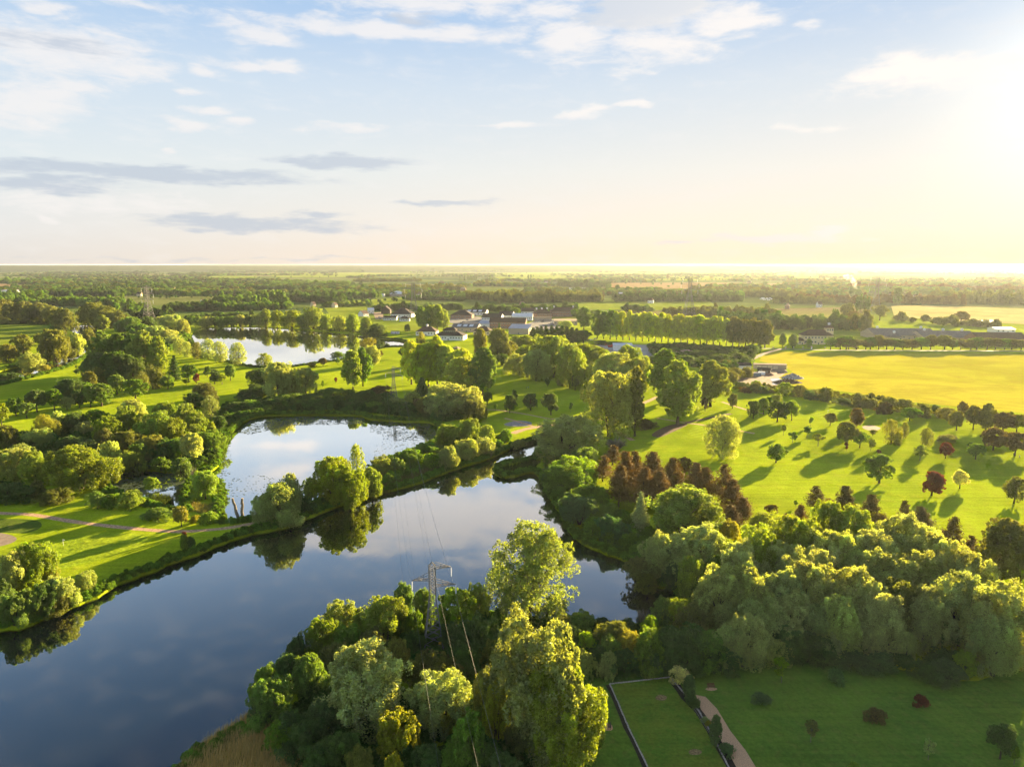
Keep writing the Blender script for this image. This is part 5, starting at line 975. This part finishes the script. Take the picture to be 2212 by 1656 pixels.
# the restaurant by the far lake: a broad lower storey and a lantern storey with its own hipped roof
house('restaurant', 'white lakeside restaurant with broad brown two-tier hipped roof', 968, 735, 66, 24, 4.2, 4.0, -8, 'hip', 'dark', 'white', 11, 1)
r_ = [o for o in COL.objects if o.name.startswith('restaurant')][-1]
MB().box((0, 0, 9.6), (15, 9, 4.4)).build('upper_storey', WALL['dark'], r_); q = MB(); q.add([(-9, -6, 11.8), (9, -6, 11.8), (9, 6, 11.8), (-9, 6, 11.8), (-4, 0, 15), (4, 0, 15)], [(0, 1, 5, 4), (1, 2, 5), (2, 3, 4, 5), (3, 0, 4), (3, 2, 1, 0)]).build('upper_roof', ROOF['dark'], r_)
for i in range(6): window(r_, -6 + i * 2.4, -4.53, 9.9, 1.8, 1.8)
house('pavilion', 'white pavilion with brown hipped roof and small cupola, left of restaurant', 920, 725, 44, 18, 4.0, 4.5, -6, 'hip', 'brown', 'white', 7, 1, cup=1)
house('hall', 'low hall with grey roof and pale skylights behind the restaurant', 1003, 717, 56, 26, 4.5, 3.5, -10, 'gable', 'grey', 'buff', 6, 1, lights=3)
house('hall', 'dark hipped hall behind the low white annexes, left of dark pylon', 866, 686, 45, 34, 4.5, 7.5, -4, 'hip', 'dark', 'white', 8, 1)
house('annexe', 'long low white annexe at the left before the dark hipped hall', 842, 692, 28, 12, 3.2, 2.2, 0, 'gable', 'dark', 'white', 8, 1, side=0)
house('annexe', 'short low white annexe at the right before the dark hipped hall', 873, 694, 22, 12, 3.2, 2.6, 0, 'hip', 'dark', 'white', 6, 1, side=0)
house('barn', 'dark gabled barn behind the left annexe', 844, 677, 19, 16, 5.0, 5.5, 90, 'gable', 'dark', 'dark', 0)
house('house', 'small white gabled house at the left end of town', 802, 677, 12, 10, 5.0, 2.6, 20, 'gable', 'white', 'white', 3, 1)
house('house', 'brown-roofed house with white gable at the far left of town', 791, 683, 17, 12, 3.6, 4.0, 60, 'gable', 'brown', 'white', 3, 1, chim=1)
house('hall', 'wide dark-roofed hall just right of the big round poplar clump', 996, 688, 46, 30, 4.5, 6.0, -5, 'hip', 'dark', 'brick', 8, 1)
house('hall', 'long low hall with white roof lights behind the car park', 1024, 681, 50, 30, 4.0, 3.5, -8, 'gable', 'dark', 'white', 8, 1, lights=3)
house('hall', 'white-walled hall with dark roof and sunlit gable facing right', 1061, 693, 42, 22, 4.0, 4.5, -12, 'gable', 'dark', 'white', 12, 1)
house('hall', 'dark-roofed hall with sunlit white gable beside the pale school', 1092, 688, 30, 20, 4.0, 5.0, -10, 'gable', 'dark', 'white', 8, 1)
house('school', 'pale blue-white school hall with a row of dark windows', 1128, 692, 44, 16, 4.8, 3.6, -4, 'gable', 'white', 'white', 11, 1)
house('hall', 'dark-roofed hall behind the pale school', 1140, 680, 28, 16, 4.5, 4.5, -2, 'gable', 'dark', 'white', 4, 1, chim=1)
house('office_block', 'long two-storey brick block with brown roof and white cupolas', 1218, 684, 58, 16, 7.0, 5.0, 0, 'hip', 'brown', 'brick', 16, 2, cup=2)
house('office_wing', 'angled brick wing with brown roof and three white cupolas', 1176, 687, 36, 18, 6.0, 5.0, 28, 'hip', 'brown', 'brick', 8, 2, cup=3)
house('annexe', 'single-storey glazed annexe between school and brick wing', 1172, 693, 40, 10, 3.4, .6, -2, 'flat', 'dark', 'buff', 14, 1, side=0)
house('store', 'broad flat brown-roofed store behind the parked cars', 1222, 702, 50, 30, 4.5, .5, -4, 'flat', 'tan', 'buff', 7, 1)
house('terrace', 'long two-storey brick terrace under a brown roof', 1096, 710, 78, 14, 7.0, 4.5, -8, 'gable', 'brown', 'brick', 14, 2)
house('hall', 'hall with a pale metal monopitch roof before the brick terrace', 1120, 722, 44, 20, 5.5, 3.0, -14, 'flat', 'solar', 'buff', 0)
house('hall', 'smaller hall with pale metal roof beside the skylit hall', 1050, 709, 36, 16, 4.5, 2.6, -14, 'flat', 'solar', 'white', 4, 1)
house('cottage', 'brown-roofed cottage between restaurant and willows', 1040, 724, 38, 14, 4.0, 4.0, -20, 'hip', 'brown', 'cream', 5, 1)
house('house', 'white-gabled house right of the single tall poplar', 1282, 683, 12, 10, 4.5, 4.0, 70, 'gable', 'brown', 'white', 2, 1)
house('shelter', 'open timber picnic shelter on the lawn below the restaurant', 983, 757, 12, 6, 2.6, 1.6, -20, 'hip', 'tan', 'dark', 0)
house('tent_hall', 'white-roofed sports hall far beyond the town', 857, 640, 34, 40, 5.0, 6.0, 0, 'hip', 'white', 'buff', 6, 1)
house('shed', 'low white shed left of the far sports hall', 821, 641, 17, 20, 4.0, 2.0, 0, 'gable', 'white', 'white', 3, 1)
house('house', 'tiny white house among dark trees left of the far hall', 704, 632, 8, 10, 6, 4, 15, 'gable', 'brown', 'white', 2, 1)
house('house', 'orange-lit gabled house behind the columnar poplars', 680, 664, 8, 9, 5, 4, 60, 'gable', 'brown', 'cream', 2, 1)
house('house', 'low cream house at the edge of the lakeside meadow', 727, 664, 10, 9, 4, 4, 70, 'gable', 'brown', 'cream', 2, 1)
house('glasshouse', 'long white glasshouse on the far plain, centre', 1247, 627, 40, 20, 4, 2, 0, 'gable', 'white', 'white', 0)
house('shed', 'small white-roofed shed by the dark trees, centre right', 1342, 638, 9, 12, 4, 2, 0, 'flat', 'white', 'buff', 0)
house('warehouse', 'white warehouse at the far left edge', 12, 634, 26, 40, 9, 2, 0, 'flat', 'white', 'white', 6, 1)
house('glasshouse', 'bluish-white glasshouse among the trees at the left', 118, 655, 20, 30, 4, 2.5, 20, 'gable', 'white', 'white', 0)
for i, (x, y, w_, lb) in enumerate([(372, 628, 9, 'leftmost'), (386, 627, 8, 'second from the left'), (400, 627, 9, 'third from the left'), (415, 626, 8, 'rightmost')]):
    house('house', 'small distant house in the row left of the dark plantation, %s' % lb, x, y, w_, 10, 5, 4, 10 * i, 'gable', 'brown', 'cream', 2, 1, group='distant houses left of the plantation')
for i, (x, y, w_, lb) in enumerate([(450, 627, 12, 'left'), (472, 626, 14, 'middle'), (440, 612, 10, 'upper')]):
    house('farmhouse', 'low distant farm roof near the dark plantation, the %s one of three' % lb, x, y, w_, 14, 4, 3, -10 * i, 'gable', 'dark', 'brick', 2, 1, group='distant farm roofs near the plantation')
house('house', 'white-gabled house among trees above the far lake', 443, 659, 10, 9, 5, 5, 60, 'gable', 'brown', 'white', 2, 1)
house('house', 'white cottage with steep roof beyond the pylon at the right', 1981, 648, 14, 10, 5, 5, 20, 'gable', 'brown', 'white', 3, 1)
house('farm_shed', 'pale building in the far field, upper centre', 890, 606, 14, 20, 5, 3, 0, 'gable', 'tan', 'cream', 2, 1)
EX = [(560, 648, 'left of the columnar poplars'), (742, 640, 'above the lakeside meadow'), (765, 637, 'near the left of the far sports hall'), (905, 640, 'just right of the far sports hall'), (930, 636, 'right of the far sports hall among trees'), (1000, 628, 'under the tall poplars on the plain'), (1048, 640, 'in the trees behind the skylit hall'),
      (1075, 637, 'at the left of the olive wood'), (1130, 664, 'behind the brick office block'), (1405, 655, 'in the broad meadow trees'), (1560, 648, 'beyond the dark pylon'), (1700, 668, 'above the hotel wood'), (1772, 664, 'left of the smoke plume'), (1925, 640, 'right of the hazy pylon'), (2010, 652, 'right of the white cottage'), (660, 618, 'in the wood above the plantation'), (300, 640, 'left of the sunlit pylon'), (955, 612, 'on the far plain, upper centre'), (1180, 612, 'by the dark wood on the plain'), (1620, 612, 'on the far plain, right')]
for i, (x, y, lb) in enumerate(EX):
    house('house', 'small %s house %s' % (('white', 'cream', 'brick')[i % 3], lb), x, y, (9, 12, 7, 10)[i % 4], 9, 5, 4, (i * 37) % 80 - 30, ('gable', 'hip')[i % 2], ('brown', 'dark', 'tan')[i % 3], ('white', 'cream', 'brick')[i % 3], 3, 1, chim=i % 2)
# farm yard on the right
house('garage_block', 'flat-roofed buff garage block with pale roller doors', 1664, 797, 66, 7, 3.6, .2, -9, 'flat', 'brown', 'buff', 0, door=False)
g_ = [o for o in COL.objects if o.name.startswith('garage_block')][-1]
for i in range(4): MB().box((-9.5 + i * 4.6, -3.56, 1.5), (3.7, .12, 2.7)).build('roller_door', WALL['cream'], g_)
MB().box((14.3, -1.5, 1.3), (.12, 1.3, 2.3)).build('side_door', WHITE, g_)
house('hut', 'small dark pitched hut before the garage block', 1650, 805, 26, 5, 2.6, 1.6, -25, 'gable', 'dark', 'dark', 2, 1)
house('shed', 'grey-roofed shed behind the pale trees by the farm yard', 1607, 799, 30, 8, 3.0, 1.6, -5, 'gable', 'dark', 'white', 0)
CONT = mat('container_blue', (.06, .13, .24), .6, .4, .15, 1)
for i, (x, y, lb, m_) in enumerate([(1636, 812, 'blue steel container in the farm yard, left', CONT), (1645, 809, 'white steel container beside the blue one', WHITE)]):
    e = empty('container', G(x, y), R(-15)); MB().box((0, 0, 1.3), (5.5, 2.4, 2.6)).build('body', m_, e); MB().box((-.6, -1.24, 1.25), (1.1, .06, 2.3)).build('door', m_, e); MB().box((.6, -1.24, 1.25), (1.1, .06, 2.3)).build('door', m_, e); tag(e, lb, 'container')
def heap(name, label, px, py, rx, ry, h, m, seed, cat='heap', lumps=0.25):
    p = G(px, py); rg = np.random.default_rng(seed); n = 22; v = []; f = []
    for i in range(n):
        for j in range(n):
            x = (i / (n - 1) * 2 - 1); y = (j / (n - 1) * 2 - 1); r = math.hypot(x, y); z = h * max(0, 1 - r ** 1.3) * (1 + lumps * 2 * (rg.random() - .5)) + (.02 if r < .98 else -.1)
            v.append((x * rx, y * ry, z))
    f = [(i * n + j, (i + 1) * n + j, (i + 1) * n + j + 1, i * n + j + 1) for i in range(n - 1) for j in range(n - 1)]
    o = link(name, pymesh(name, v, f, m)); o.location = (p.x, p.y, 0); return tag(o, label, cat)
heap('sand_heap', 'pale sand heap at the end of the garage block', 1691, 804, 4.5, 3.5, 2.0, SAND, 3)
heap('rubble_heap', 'grey rubble and broken concrete heap at the field corner', 1712, 816, 9, 8, 2.4, mat('rubble', (.36, .33, .30), .9, .2, .4, 1.2), 4, lumps=.8)
heap('soil_heap', 'long brown soil heap below the rubble', 1700, 826, 12, 7, 2.6, mat('brown_soil', (.15, .095, .055), .95, .1, .3, 1), 5, lumps=.4)
heap('brick_heap', 'reddish brick heap beside the dark hut', 1662, 810, 4, 4, 1.6, WALL['brick'], 6, lumps=.7)
heap('sand_heap', 'large tan sand heap in the builders yard', 1290, 757, 16, 9, 4.5, mat('tan_sand', (.42, .29, .17), .95, .1, .2, .5), 7)
heap('chalk_heap', 'ridged pale spoil heaps in the scrub by the poplar row', 1485, 766, 26, 8, 4.0, mat('spoil', (.38, .29, .22), .95, .1, .2, .4), 8, lumps=.5)
house('shed', 'flat silver-roofed shed in the builders yard', 1345, 757, 40, 12, 4, .8, -6, 'flat', 'white', 'white', 0)
house('container_shed', 'white block-like shed right of the builders yard', 1378, 768, 14, 8, 4, .6, -10, 'flat', 'white', 'white', 0)
MBr = MB().box((0, 0, 1.4), (5, 2.2, 1.6)).box((1.9, 0, 2.6), (1.2, 2.2, 1.2)); e = empty('digger', G(1318, 750)); MBr.build('body', REDP, e); MB().box((0, -.9, .35), (4.6, .5, .7)).build('track', DARKW, e); MB().box((0, .9, .35), (4.6, .5, .7)).build('track', DARKW, e); MB().bar((-2.4, 0, 1.8), (-5, 0, 3.6), .25).bar((-5, 0, 3.6), (-6.2, 0, .8), .2).build('arm', REDP, e); tag(e, 'small red digger in the builders yard', 'digger')
# hotel, long roofs and brick works on the right
house('hotel', 'cream two-storey hotel with brown hipped roof behind the road', 1768, 744, 62, 18, 7.6, 4.6, -2, 'hip', 'brown', 'cream', 9, 2)
h_ = [o for o in COL.objects if o.name.startswith('hotel')][-1]
MB().box((14, 0, 15), (8, 8, 8)).build('tower', WALL['cream'], h_); MB().add([(8.8, -5.2, 18.5), (19.2, -5.2, 18.5), (19.2, 5.2, 18.5), (8.8, 5.2, 18.5), (14, 0, 22)], [(0, 1, 4), (1, 2, 4), (2, 3, 4), (3, 0, 4), (3, 2, 1, 0)]).build('tower_roof', ROOF['brown'], h_)
MB().box((14, 0, 22.4), (2, 2, 1.6)).build('lantern', WHITE, h_); MB().add([(12.2, -1.8, 23.2), (15.8, -1.8, 23.2), (15.8, 1.8, 23.2), (12.2, 1.8, 23.2), (14, 0, 24.6)], [(0, 1, 4), (1, 2, 4), (2, 3, 4), (3, 0, 4), (3, 2, 1, 0)]).build('lantern_roof', ROOF['white'], h_)
for i in range(3): window(h_, 11.5 + i * 2.5, -4.03, 16.4, 1.6, 2.4)
house('wing', 'low cream wing with small brown roof at the left of the hotel', 1733, 744, 17, 14, 4.4, 3.4, 8, 'hip', 'brown', 'cream', 3, 1)
house('porch', 'cream gabled porch at the right of the hotel', 1802, 743, 22, 12, 5.0, 3.6, 90, 'gable', 'brown', 'cream', 2, 1)
house('market_hall', 'long grey-roofed hall behind the street trees, left part', 1958, 733, 132, 42, 5.0, 7.0, -3, 'gable', 'grey', 'buff', 12, 1, cup=2)
house('market_hall', 'long grey-roofed hall behind the street trees, right part', 2054, 737, 112, 40, 4.5, 6.5, -4, 'gable', 'grey', 'buff', 10, 1, cup=3)
house('annexe', 'small grey-roofed annexe with white cupola before the long halls', 1935, 737, 26, 12, 4, 3, -3, 'hip', 'grey', 'buff', 4, 1, cup=1)
house('works', 'red-brick works hall with broad gable at the right edge', 2168, 745, 100, 34, 6, 7, -6, 'gable', 'brown', 'brick', 10, 1)
house('warehouse', 'white-roofed warehouse by the pale field', 2137, 706, 46, 30, 6, 3, -4, 'gable', 'white', 'dark', 5, 1)
house('warehouse', 'low pale-roofed warehouse behind the brick works', 2172, 719, 40, 20, 5, 2, -4, 'gable', 'white', 'white', 4, 1)
# ---------------------------------------------------------------- mural hut by the far lake
e = empty('mural_hut', G(853, 721), R(-4)); MB().box((0, 2.5, 1.6), (10.5, 5, 3.2)).build('wall', WHITE, e); MB().box((0, 2.5, 3.35), (11, 5.6, .3)).build('roof', ROOF['dark'], e)
PUR = mat('mural_purple', (.36, .22, .50), .8, .2, .2, 2); LIL = mat('mural_lilac', (.58, .50, .72), .8, .2, .2, 2)
for i in range(4): MB().add([(-5 + i * 2.5, -.03, .2), (-2.6 + i * 2.5, -.03, .2), (-3.8 + i * 2.5, -.03, 2.9), (-5 + i * 2.5, .0, .2), (-2.6 + i * 2.5, .0, .2), (-3.8 + i * 2.5, 0, 2.9)], [(0, 1, 2), (5, 4, 3), (0, 2, 5, 3), (1, 4, 5, 2), (0, 3, 4, 1)]).build('painted_panel', (PUR, LIL)[i % 2], e)
tag(e, 'low hut painted with purple and white shapes on the lake shore', 'hut')
e = empty('timber_jetty', G(893, 724), R(-6))
for i in range(9): MB().box((-7.5 + i * 1.9, 0, .35), (.2, .2, .9)).build('post', DARKW, e)
MB().box((0, 0, .75), (16.5, .12, .2)).build('rail', DARKW, e); MB().box((0, .8, .2), (16.5, 1.6, .12)).build('deck', WOOD, e); tag(e, 'dark timber jetty and fence right of the painted hut', 'jetty')

# ---------------------------------------------------------------- cars, lamp posts, people
PAINT = bpy.data.materials.new('car_paint'); PAINT.use_nodes = True; n = NT(PAINT.node_tree); oi = n.new('ShaderNodeObjectInfo'); b = n.n['Principled BSDF']; n.l.new(oi.outputs['Color'], b.inputs['Base Color']); b.inputs['Roughness'].default_value = .3; b.inputs['Coat Weight'].default_value = .6
TYRE = mat('tyre', (.02, .02, .02), .9, .2, .1)
def prof(pts, w, inset=0.0):
    mb = MB(); n = len(pts); mb.add([(x, -w / 2 + (inset if z > .95 else 0), z) for x, z in pts] + [(x, w / 2 - (inset if z > .95 else 0), z) for x, z in pts], [tuple(range(n)), tuple(range(2 * n - 1, n - 1, -1))] + [(i, n + i, n + (i + 1) % n, (i + 1) % n) for i in range(n)]); return mb
body_me = prof([(-2.1, .35), (2.1, .35), (2.15, .7), (1.9, .86), (1.0, .95), (-1.7, .95), (-2.1, .8)], 1.75).mesh('body', PAINT)
cab_me = prof([(1.0, .955), (.35, 1.42), (-1.2, 1.42), (-1.75, .955)], 1.6, .12).mesh('windows', PANE)
roof_me = MB().box((-.42, 0, 1.44), (1.45, 1.28, .05)).mesh('roof', PAINT)
wh_me = MB().bar((0, -.1, 0), (0, .1, 0), .33, n=12).mesh('wheel', TYRE)
def car(px, py, rot, col, label, s=1.0, van=False, group='cars parked in the town'):
    e = empty('parked_car' if not van else 'parked_van', G(px, py), R(rot), (s, s, s * (1.35 if van else 1)))
    for nm, me in (('body', body_me), ('windows', cab_me), ('roof', roof_me)): o = link(nm, me, e); o.color = (*col, 1)
    for x in (-1.3, 1.35):
        for y in (-.82, .82): o = link('wheel', wh_me, e); o.location = (x, y, .33)
    tag(e, label, 'van' if van else 'car', group)
W_, K_, S_, B_, RD = (.75, .75, .74), (.03, .03, .035), (.35, .36, .38), (.05, .08, .18), (.30, .03, .03)
for (x, y, r, c_, lb) in [(902, 694, 5, W_, 'white car parked left of the big poplar clump'), (988, 690, -10, W_, 'white car before the dark hall right of the poplars'), (1010, 692, 10, S_, 'silver car on the town road by the dark hall'), (1018, 689, 30, W_, 'white car at the back of the town road'),
                          (996, 698, 15, K_, 'dark car driving along the town road, the lower one'), (1001, 696, 15, B_, 'dark blue car just behind the dark car on the road'), (820, 685, 0, S_, 'silver car in the earth yard at the left of town, upper'), (822, 690, 4, K_, 'dark car in the earth yard at the left of town, lower'),
                          (1172, 695, 20, K_, 'dark car before the glazed annexe'), (1185, 702, 8, W_, 'white car in the main car park, leftmost of the front row'), (1191, 699, 8, S_, 'silver car in the main car park, middle of the row'), (1198, 705, 5, W_, 'white car in the main car park nearest the hedge'),
                          (1195, 697, 12, W_, 'white car in the main car park, rearmost'), (1158, 708, 20, W_, 'white car beside the brick terrace, left'), (1167, 709, 20, S_, 'silver car beside the brick terrace, right'), (1145, 711, 15, S_, 'silver car at the end of the brick terrace'),
                          (1276, 735, 5, W_, 'white car by the dark round tree near the poplar row'), (1286, 733, 5, S_, 'silver car at the left end of the poplar row'), (2158, 746, 10, W_, 'white car before the brick works, left'), (2164, 745, 10, S_, 'silver car before the brick works, middle'), (2170, 747, 20, W_, 'white car before the brick works, right'),
                          (1850, 752, 0, K_, 'dark car beneath the street trees by the hotel')]:
    car(x, y, r, c_, lb, 1.1)
car(1163, 696, 0, W_, 'white van parked before the glazed annexe', 1.2, True)
car(795, 686, 0, W_, 'white van at the far left of town', 1.2, True)
for i, (x, y) in enumerate([(1645, 647), (1651, 648), (1657, 646), (1663, 645), (1667, 647), (1672, 648), (1660, 649), (1648, 645)]):
    CVO = [0, 2, 3, 5, 6, 7, 4, 1]
    e = empty('caravan', G(x, y), R(20 * i)); MB().box((0, 0, 1.7), (7.5, 2.8, 2.6)).build('body', WHITE, e); MB().box((0, -1.43, 1.9), (2.6, .06, .9)).build('window', PANE, e); MB().bar((0, -1.2, .35), (0, 1.2, .35), .35, n=8).build('wheel', TYRE, e)
    tag(e, 'small white caravan in the group beyond the poplar row, %s' % ordinal(CVO[i], 8), 'caravan', 'white caravans parked beyond the poplar row')
LAMPW = ['before the two white annexes, left', 'before the short white annexe, right', 'at the left foot of the big poplar clump', 'before the middle of the big poplar clump', 'at the right foot of the big poplar clump', 'by the white car right of the poplars', 'above the dark car on the town road', 'at the upper end of the town road',
    'before the white-walled hall with the bright gable', 'at the edge of the earth yard, left of the annexes', 'at the left end of the long poplar row', 'beyond the pylon behind the poplar row', 'before the brick office block', 'before the glazed annexe']
lm_post = MB().bar((0, 0, 0), (0, 0, 7.5), .09, .06, 6).bar((0, 0, 7.5), (.7, 0, 7.7), .05, n=4).mesh('post', STEEL); lm_head = MB().box((.9, 0, 7.7), (.7, .35, .2)).mesh('lamp_head', WHITE)
for i, (x, y) in enumerate([(868, 693), (893, 696), (921, 704), (934, 705), (965, 701), (990, 690), (1005, 697), (1022, 693), (1046, 700), (860, 690), (1310, 683), (1450, 689), (1205, 694), (1180, 690)]):
    e = empty('street_lamp', G(x, y), i * 1.3); link('post', lm_post, e); link('lamp_head', lm_head, e); tag(e, 'slim street lamp %s' % LAMPW[i], 'street lamp', 'street lamps along the town roads')
# stone pillars by the hotel hedge
for i, x in enumerate([1670, 1697, 1714, 1735, 1782]):
    e = empty('gate_pillar', G(x, 753)); MB().box((0, 0, .9), (.8, .8, 1.8)).build('pillar', WALL['cream'], e); MB().box((0, 0, 1.9), (1.1, 1.1, .2)).build('cap', WHITE, e); tag(e, 'short pale pillar along the hotel road, %s' % ordinal(i, 5), 'pillar', 'pale pillars along the hotel road')
MBs = empty('hotel_sign', G(1753, 754)); MB().box((0, 0, 1.6), (1.3, .3, 3.2)).build('panel', WHITE, MBs); MB().box((0, -.17, 2.7), (1.1, .04, .6)).build('logo_patch', REDP, MBs); tag(MBs, 'white upright sign with a red patch before the hotel', 'sign')
def person_mesh(stride=.22):
    V = [(0, 0, .95), (0, 0, 1.2), (0, 0, 1.43), (0, 0, 1.53), (0, .01, 1.66), (-.19, 0, 1.40), (-.25, .05, 1.12), (-.23, -.10, .88), (.19, 0, 1.40), (.25, -.05, 1.12), (.23, .12, .88), (-.10, 0, .90), (-.11, stride * .5, .48), (-.11, stride, .05), (-.11, stride - .16, .04), (.10, 0, .90), (.11, -stride * .6, .48), (.11, -stride, .06), (.11, -stride - .15, .04)]
    E = [(0, 1), (1, 2), (2, 3), (3, 4), (2, 5), (5, 6), (6, 7), (2, 8), (8, 9), (9, 10), (0, 11), (11, 12), (12, 13), (13, 14), (0, 15), (15, 16), (16, 17), (17, 18)]
    Rr = [.15, .14, .13, .055, .11, .07, .05, .04, .07, .05, .04, .10, .065, .05, .04, .10, .065, .05, .04]
    me = bpy.data.meshes.new('body'); me.from_pydata(V, E, []); ob = bpy.data.objects.new('tmp', me); COL.objects.link(ob); md = ob.modifiers.new('s', 'SKIN'); sb = ob.modifiers.new('d', 'SUBSURF'); sb.levels = 1
    for i, sv in enumerate(me.skin_vertices[0].data): sv.radius = (Rr[i], Rr[i])
    me.skin_vertices[0].data[0].use_root = True
    dg = bpy.context.evaluated_depsgraph_get(); dg.update(); out = bpy.data.meshes.new_from_object(ob.evaluated_get(dg)); out.name = 'body'; bpy.data.objects.remove(ob); bpy.data.meshes.remove(me); return out
PB = person_mesh(); SKIN = mat('skin', (.45, .28, .20), .6, .3, .05); TROU = mat('dark_trousers', (.03, .035, .05), .9, .2, .1)
SHIRTS = [mat('shirt_white', (.7, .7, .68), .8, .2, .05), mat('shirt_dark', (.05, .05, .07), .8, .2, .05), mat('shirt_blue', (.10, .16, .30), .8, .2, .05)]
for i, (x, y, rz, sh, lb) in enumerate([(1137, 840, 60, 1, 'person in dark clothes walking on the shaded fairway, the left one'), (1141, 839, 60, 2, 'person in a blue top walking on the shaded fairway, the right one'), (2190, 985, -40, 1, 'person in dark clothes standing beside the round tree at the right edge'), (2202, 990, 20, 0, 'person in a white top on the fairway at the right edge'), (982, 752, 10, 2, 'person standing on the lawn beside the picnic shelter')]):
    e = empty('person', G(x, y), R(rz), (1.05,) * 3); me = PB.copy()
    for m_ in (SHIRTS[sh], TROU, SKIN): me.materials.append(m_)
    for pl in me.polygons: z = pl.center.z; pl.material_index = 2 if z > 1.5 or (z < .93 and abs(pl.center.x) > .2) else (0 if z > .93 else 1); pl.use_smooth = True
    link('body', me, e); MB().bar((0, 0, 1.70), (0, 0, 1.80), .105, .06, 8).build('hair', DARKW, e); tag(e, lb, 'person')

# ---------------------------------------------------------------- low far hills on the left horizon, smoke, haze
hv, hf = [], []
for dist, amp, base_, ph in ((10500, 10, 66, 0.0), (14500, 10, 76, 2.0), (21000, 12, 82, 4.1)):
    k0 = len(hv) // 3
    for i, x in enumerate(np.linspace(-dist * 1.25, dist * 1.25, 260)):
        u = x / dist * 9; z = base_ + amp * (math.sin(u + ph) * .6 + math.sin(u * 2.7 + ph) * .35 + math.sin(u * 7.3 + ph) * .12); z += 1.6 * abs(math.sin(u * 37)) + 1.2 * abs(math.sin(u * 83 + 1)); z = min(max(z, 5), 90.4)
        hv += [(x, dist - 1800, -1), (x, dist + 300 * math.sin(u * 1.3), z), (x, dist + 2600, -1)]
        if i: k = 3 * (k0 + i); hf += [(k - 3, k, k + 1, k - 2), (k - 2, k + 1, k + 2, k - 1)]
tag(link('hills', pymesh('hills', hv, hf, grass_mat('hill_wood', (.03, .05, .02), (.05, .07, .025), (.06, .07, .03), .0006))), kind='structure')
sm = bpy.data.materials.new('smoke'); sm.use_nodes = True; n = NT(sm.node_tree); n.n.clear(); v = n.new('ShaderNodeVolumePrincipled'); v.inputs['Color'].default_value = (.9, .88, .85, 1)
tcs = n.new('ShaderNodeTexCoord').outputs['Object']; n.put(v.inputs['Density'], n.m('MULTIPLY', n.ramp(n.noise(tcs, .09, 4, .6), .42, .7), .035)); v.inputs['Anisotropy'].default_value = .4; o = n.new('ShaderNodeOutputMaterial'); n.l.new(v.outputs[0], o.inputs['Volume'])
bm = bmesh.new(); sp_ = G(1851, 628); rr = random.Random(2)
for i in range(9):
    t = i / 8; mtx = Matrix.Translation((-3 - t * t * 34 + rr.uniform(-1, 1) * 2, 0, 3 + t * 46)) @ Matrix.Diagonal((4 + t * 13, 4 + t * 9, 5 + t * 5, 1)); bmesh.ops.create_icosphere(bm, subdivisions=2, radius=1, matrix=mtx)
me = bpy.data.meshes.new('smoke_plume'); bm.to_mesh(me); bm.free(); o = link('smoke_plume', me, None, sm); o.location = (sp_.x, sp_.y, 0); tag(o, 'thin white smoke plume drifting up beyond the hazy pylon', 'smoke', kind='stuff')
HAZE_D = 0.000022
hz = bpy.data.materials.new('haze'); hz.use_nodes = True; n = NT(hz.node_tree); n.n.clear(); v = n.new('ShaderNodeVolumePrincipled'); v.inputs['Color'].default_value = (.84, .92, 1.0, 1); v.inputs['Density'].default_value = HAZE_D; v.inputs['Anisotropy'].default_value = .45
o = n.new('ShaderNodeOutputMaterial'); n.l.new(v.outputs[0], o.inputs['Volume'])
hb = MB().add([(x * (S + 500), y, z) for z in (-3.0, 91.4) for x, y in ((-1, -3500), (1, -3500), (1, 140500), (-1, 140500))], [(3, 2, 1, 0), (4, 5, 6, 7), (0, 1, 5, 4), (1, 2, 6, 5), (2, 3, 7, 6), (3, 0, 4, 7)])
tag(hb.build('haze', hz), 'pale evening haze lying over the whole landscape', 'haze', kind='stuff')
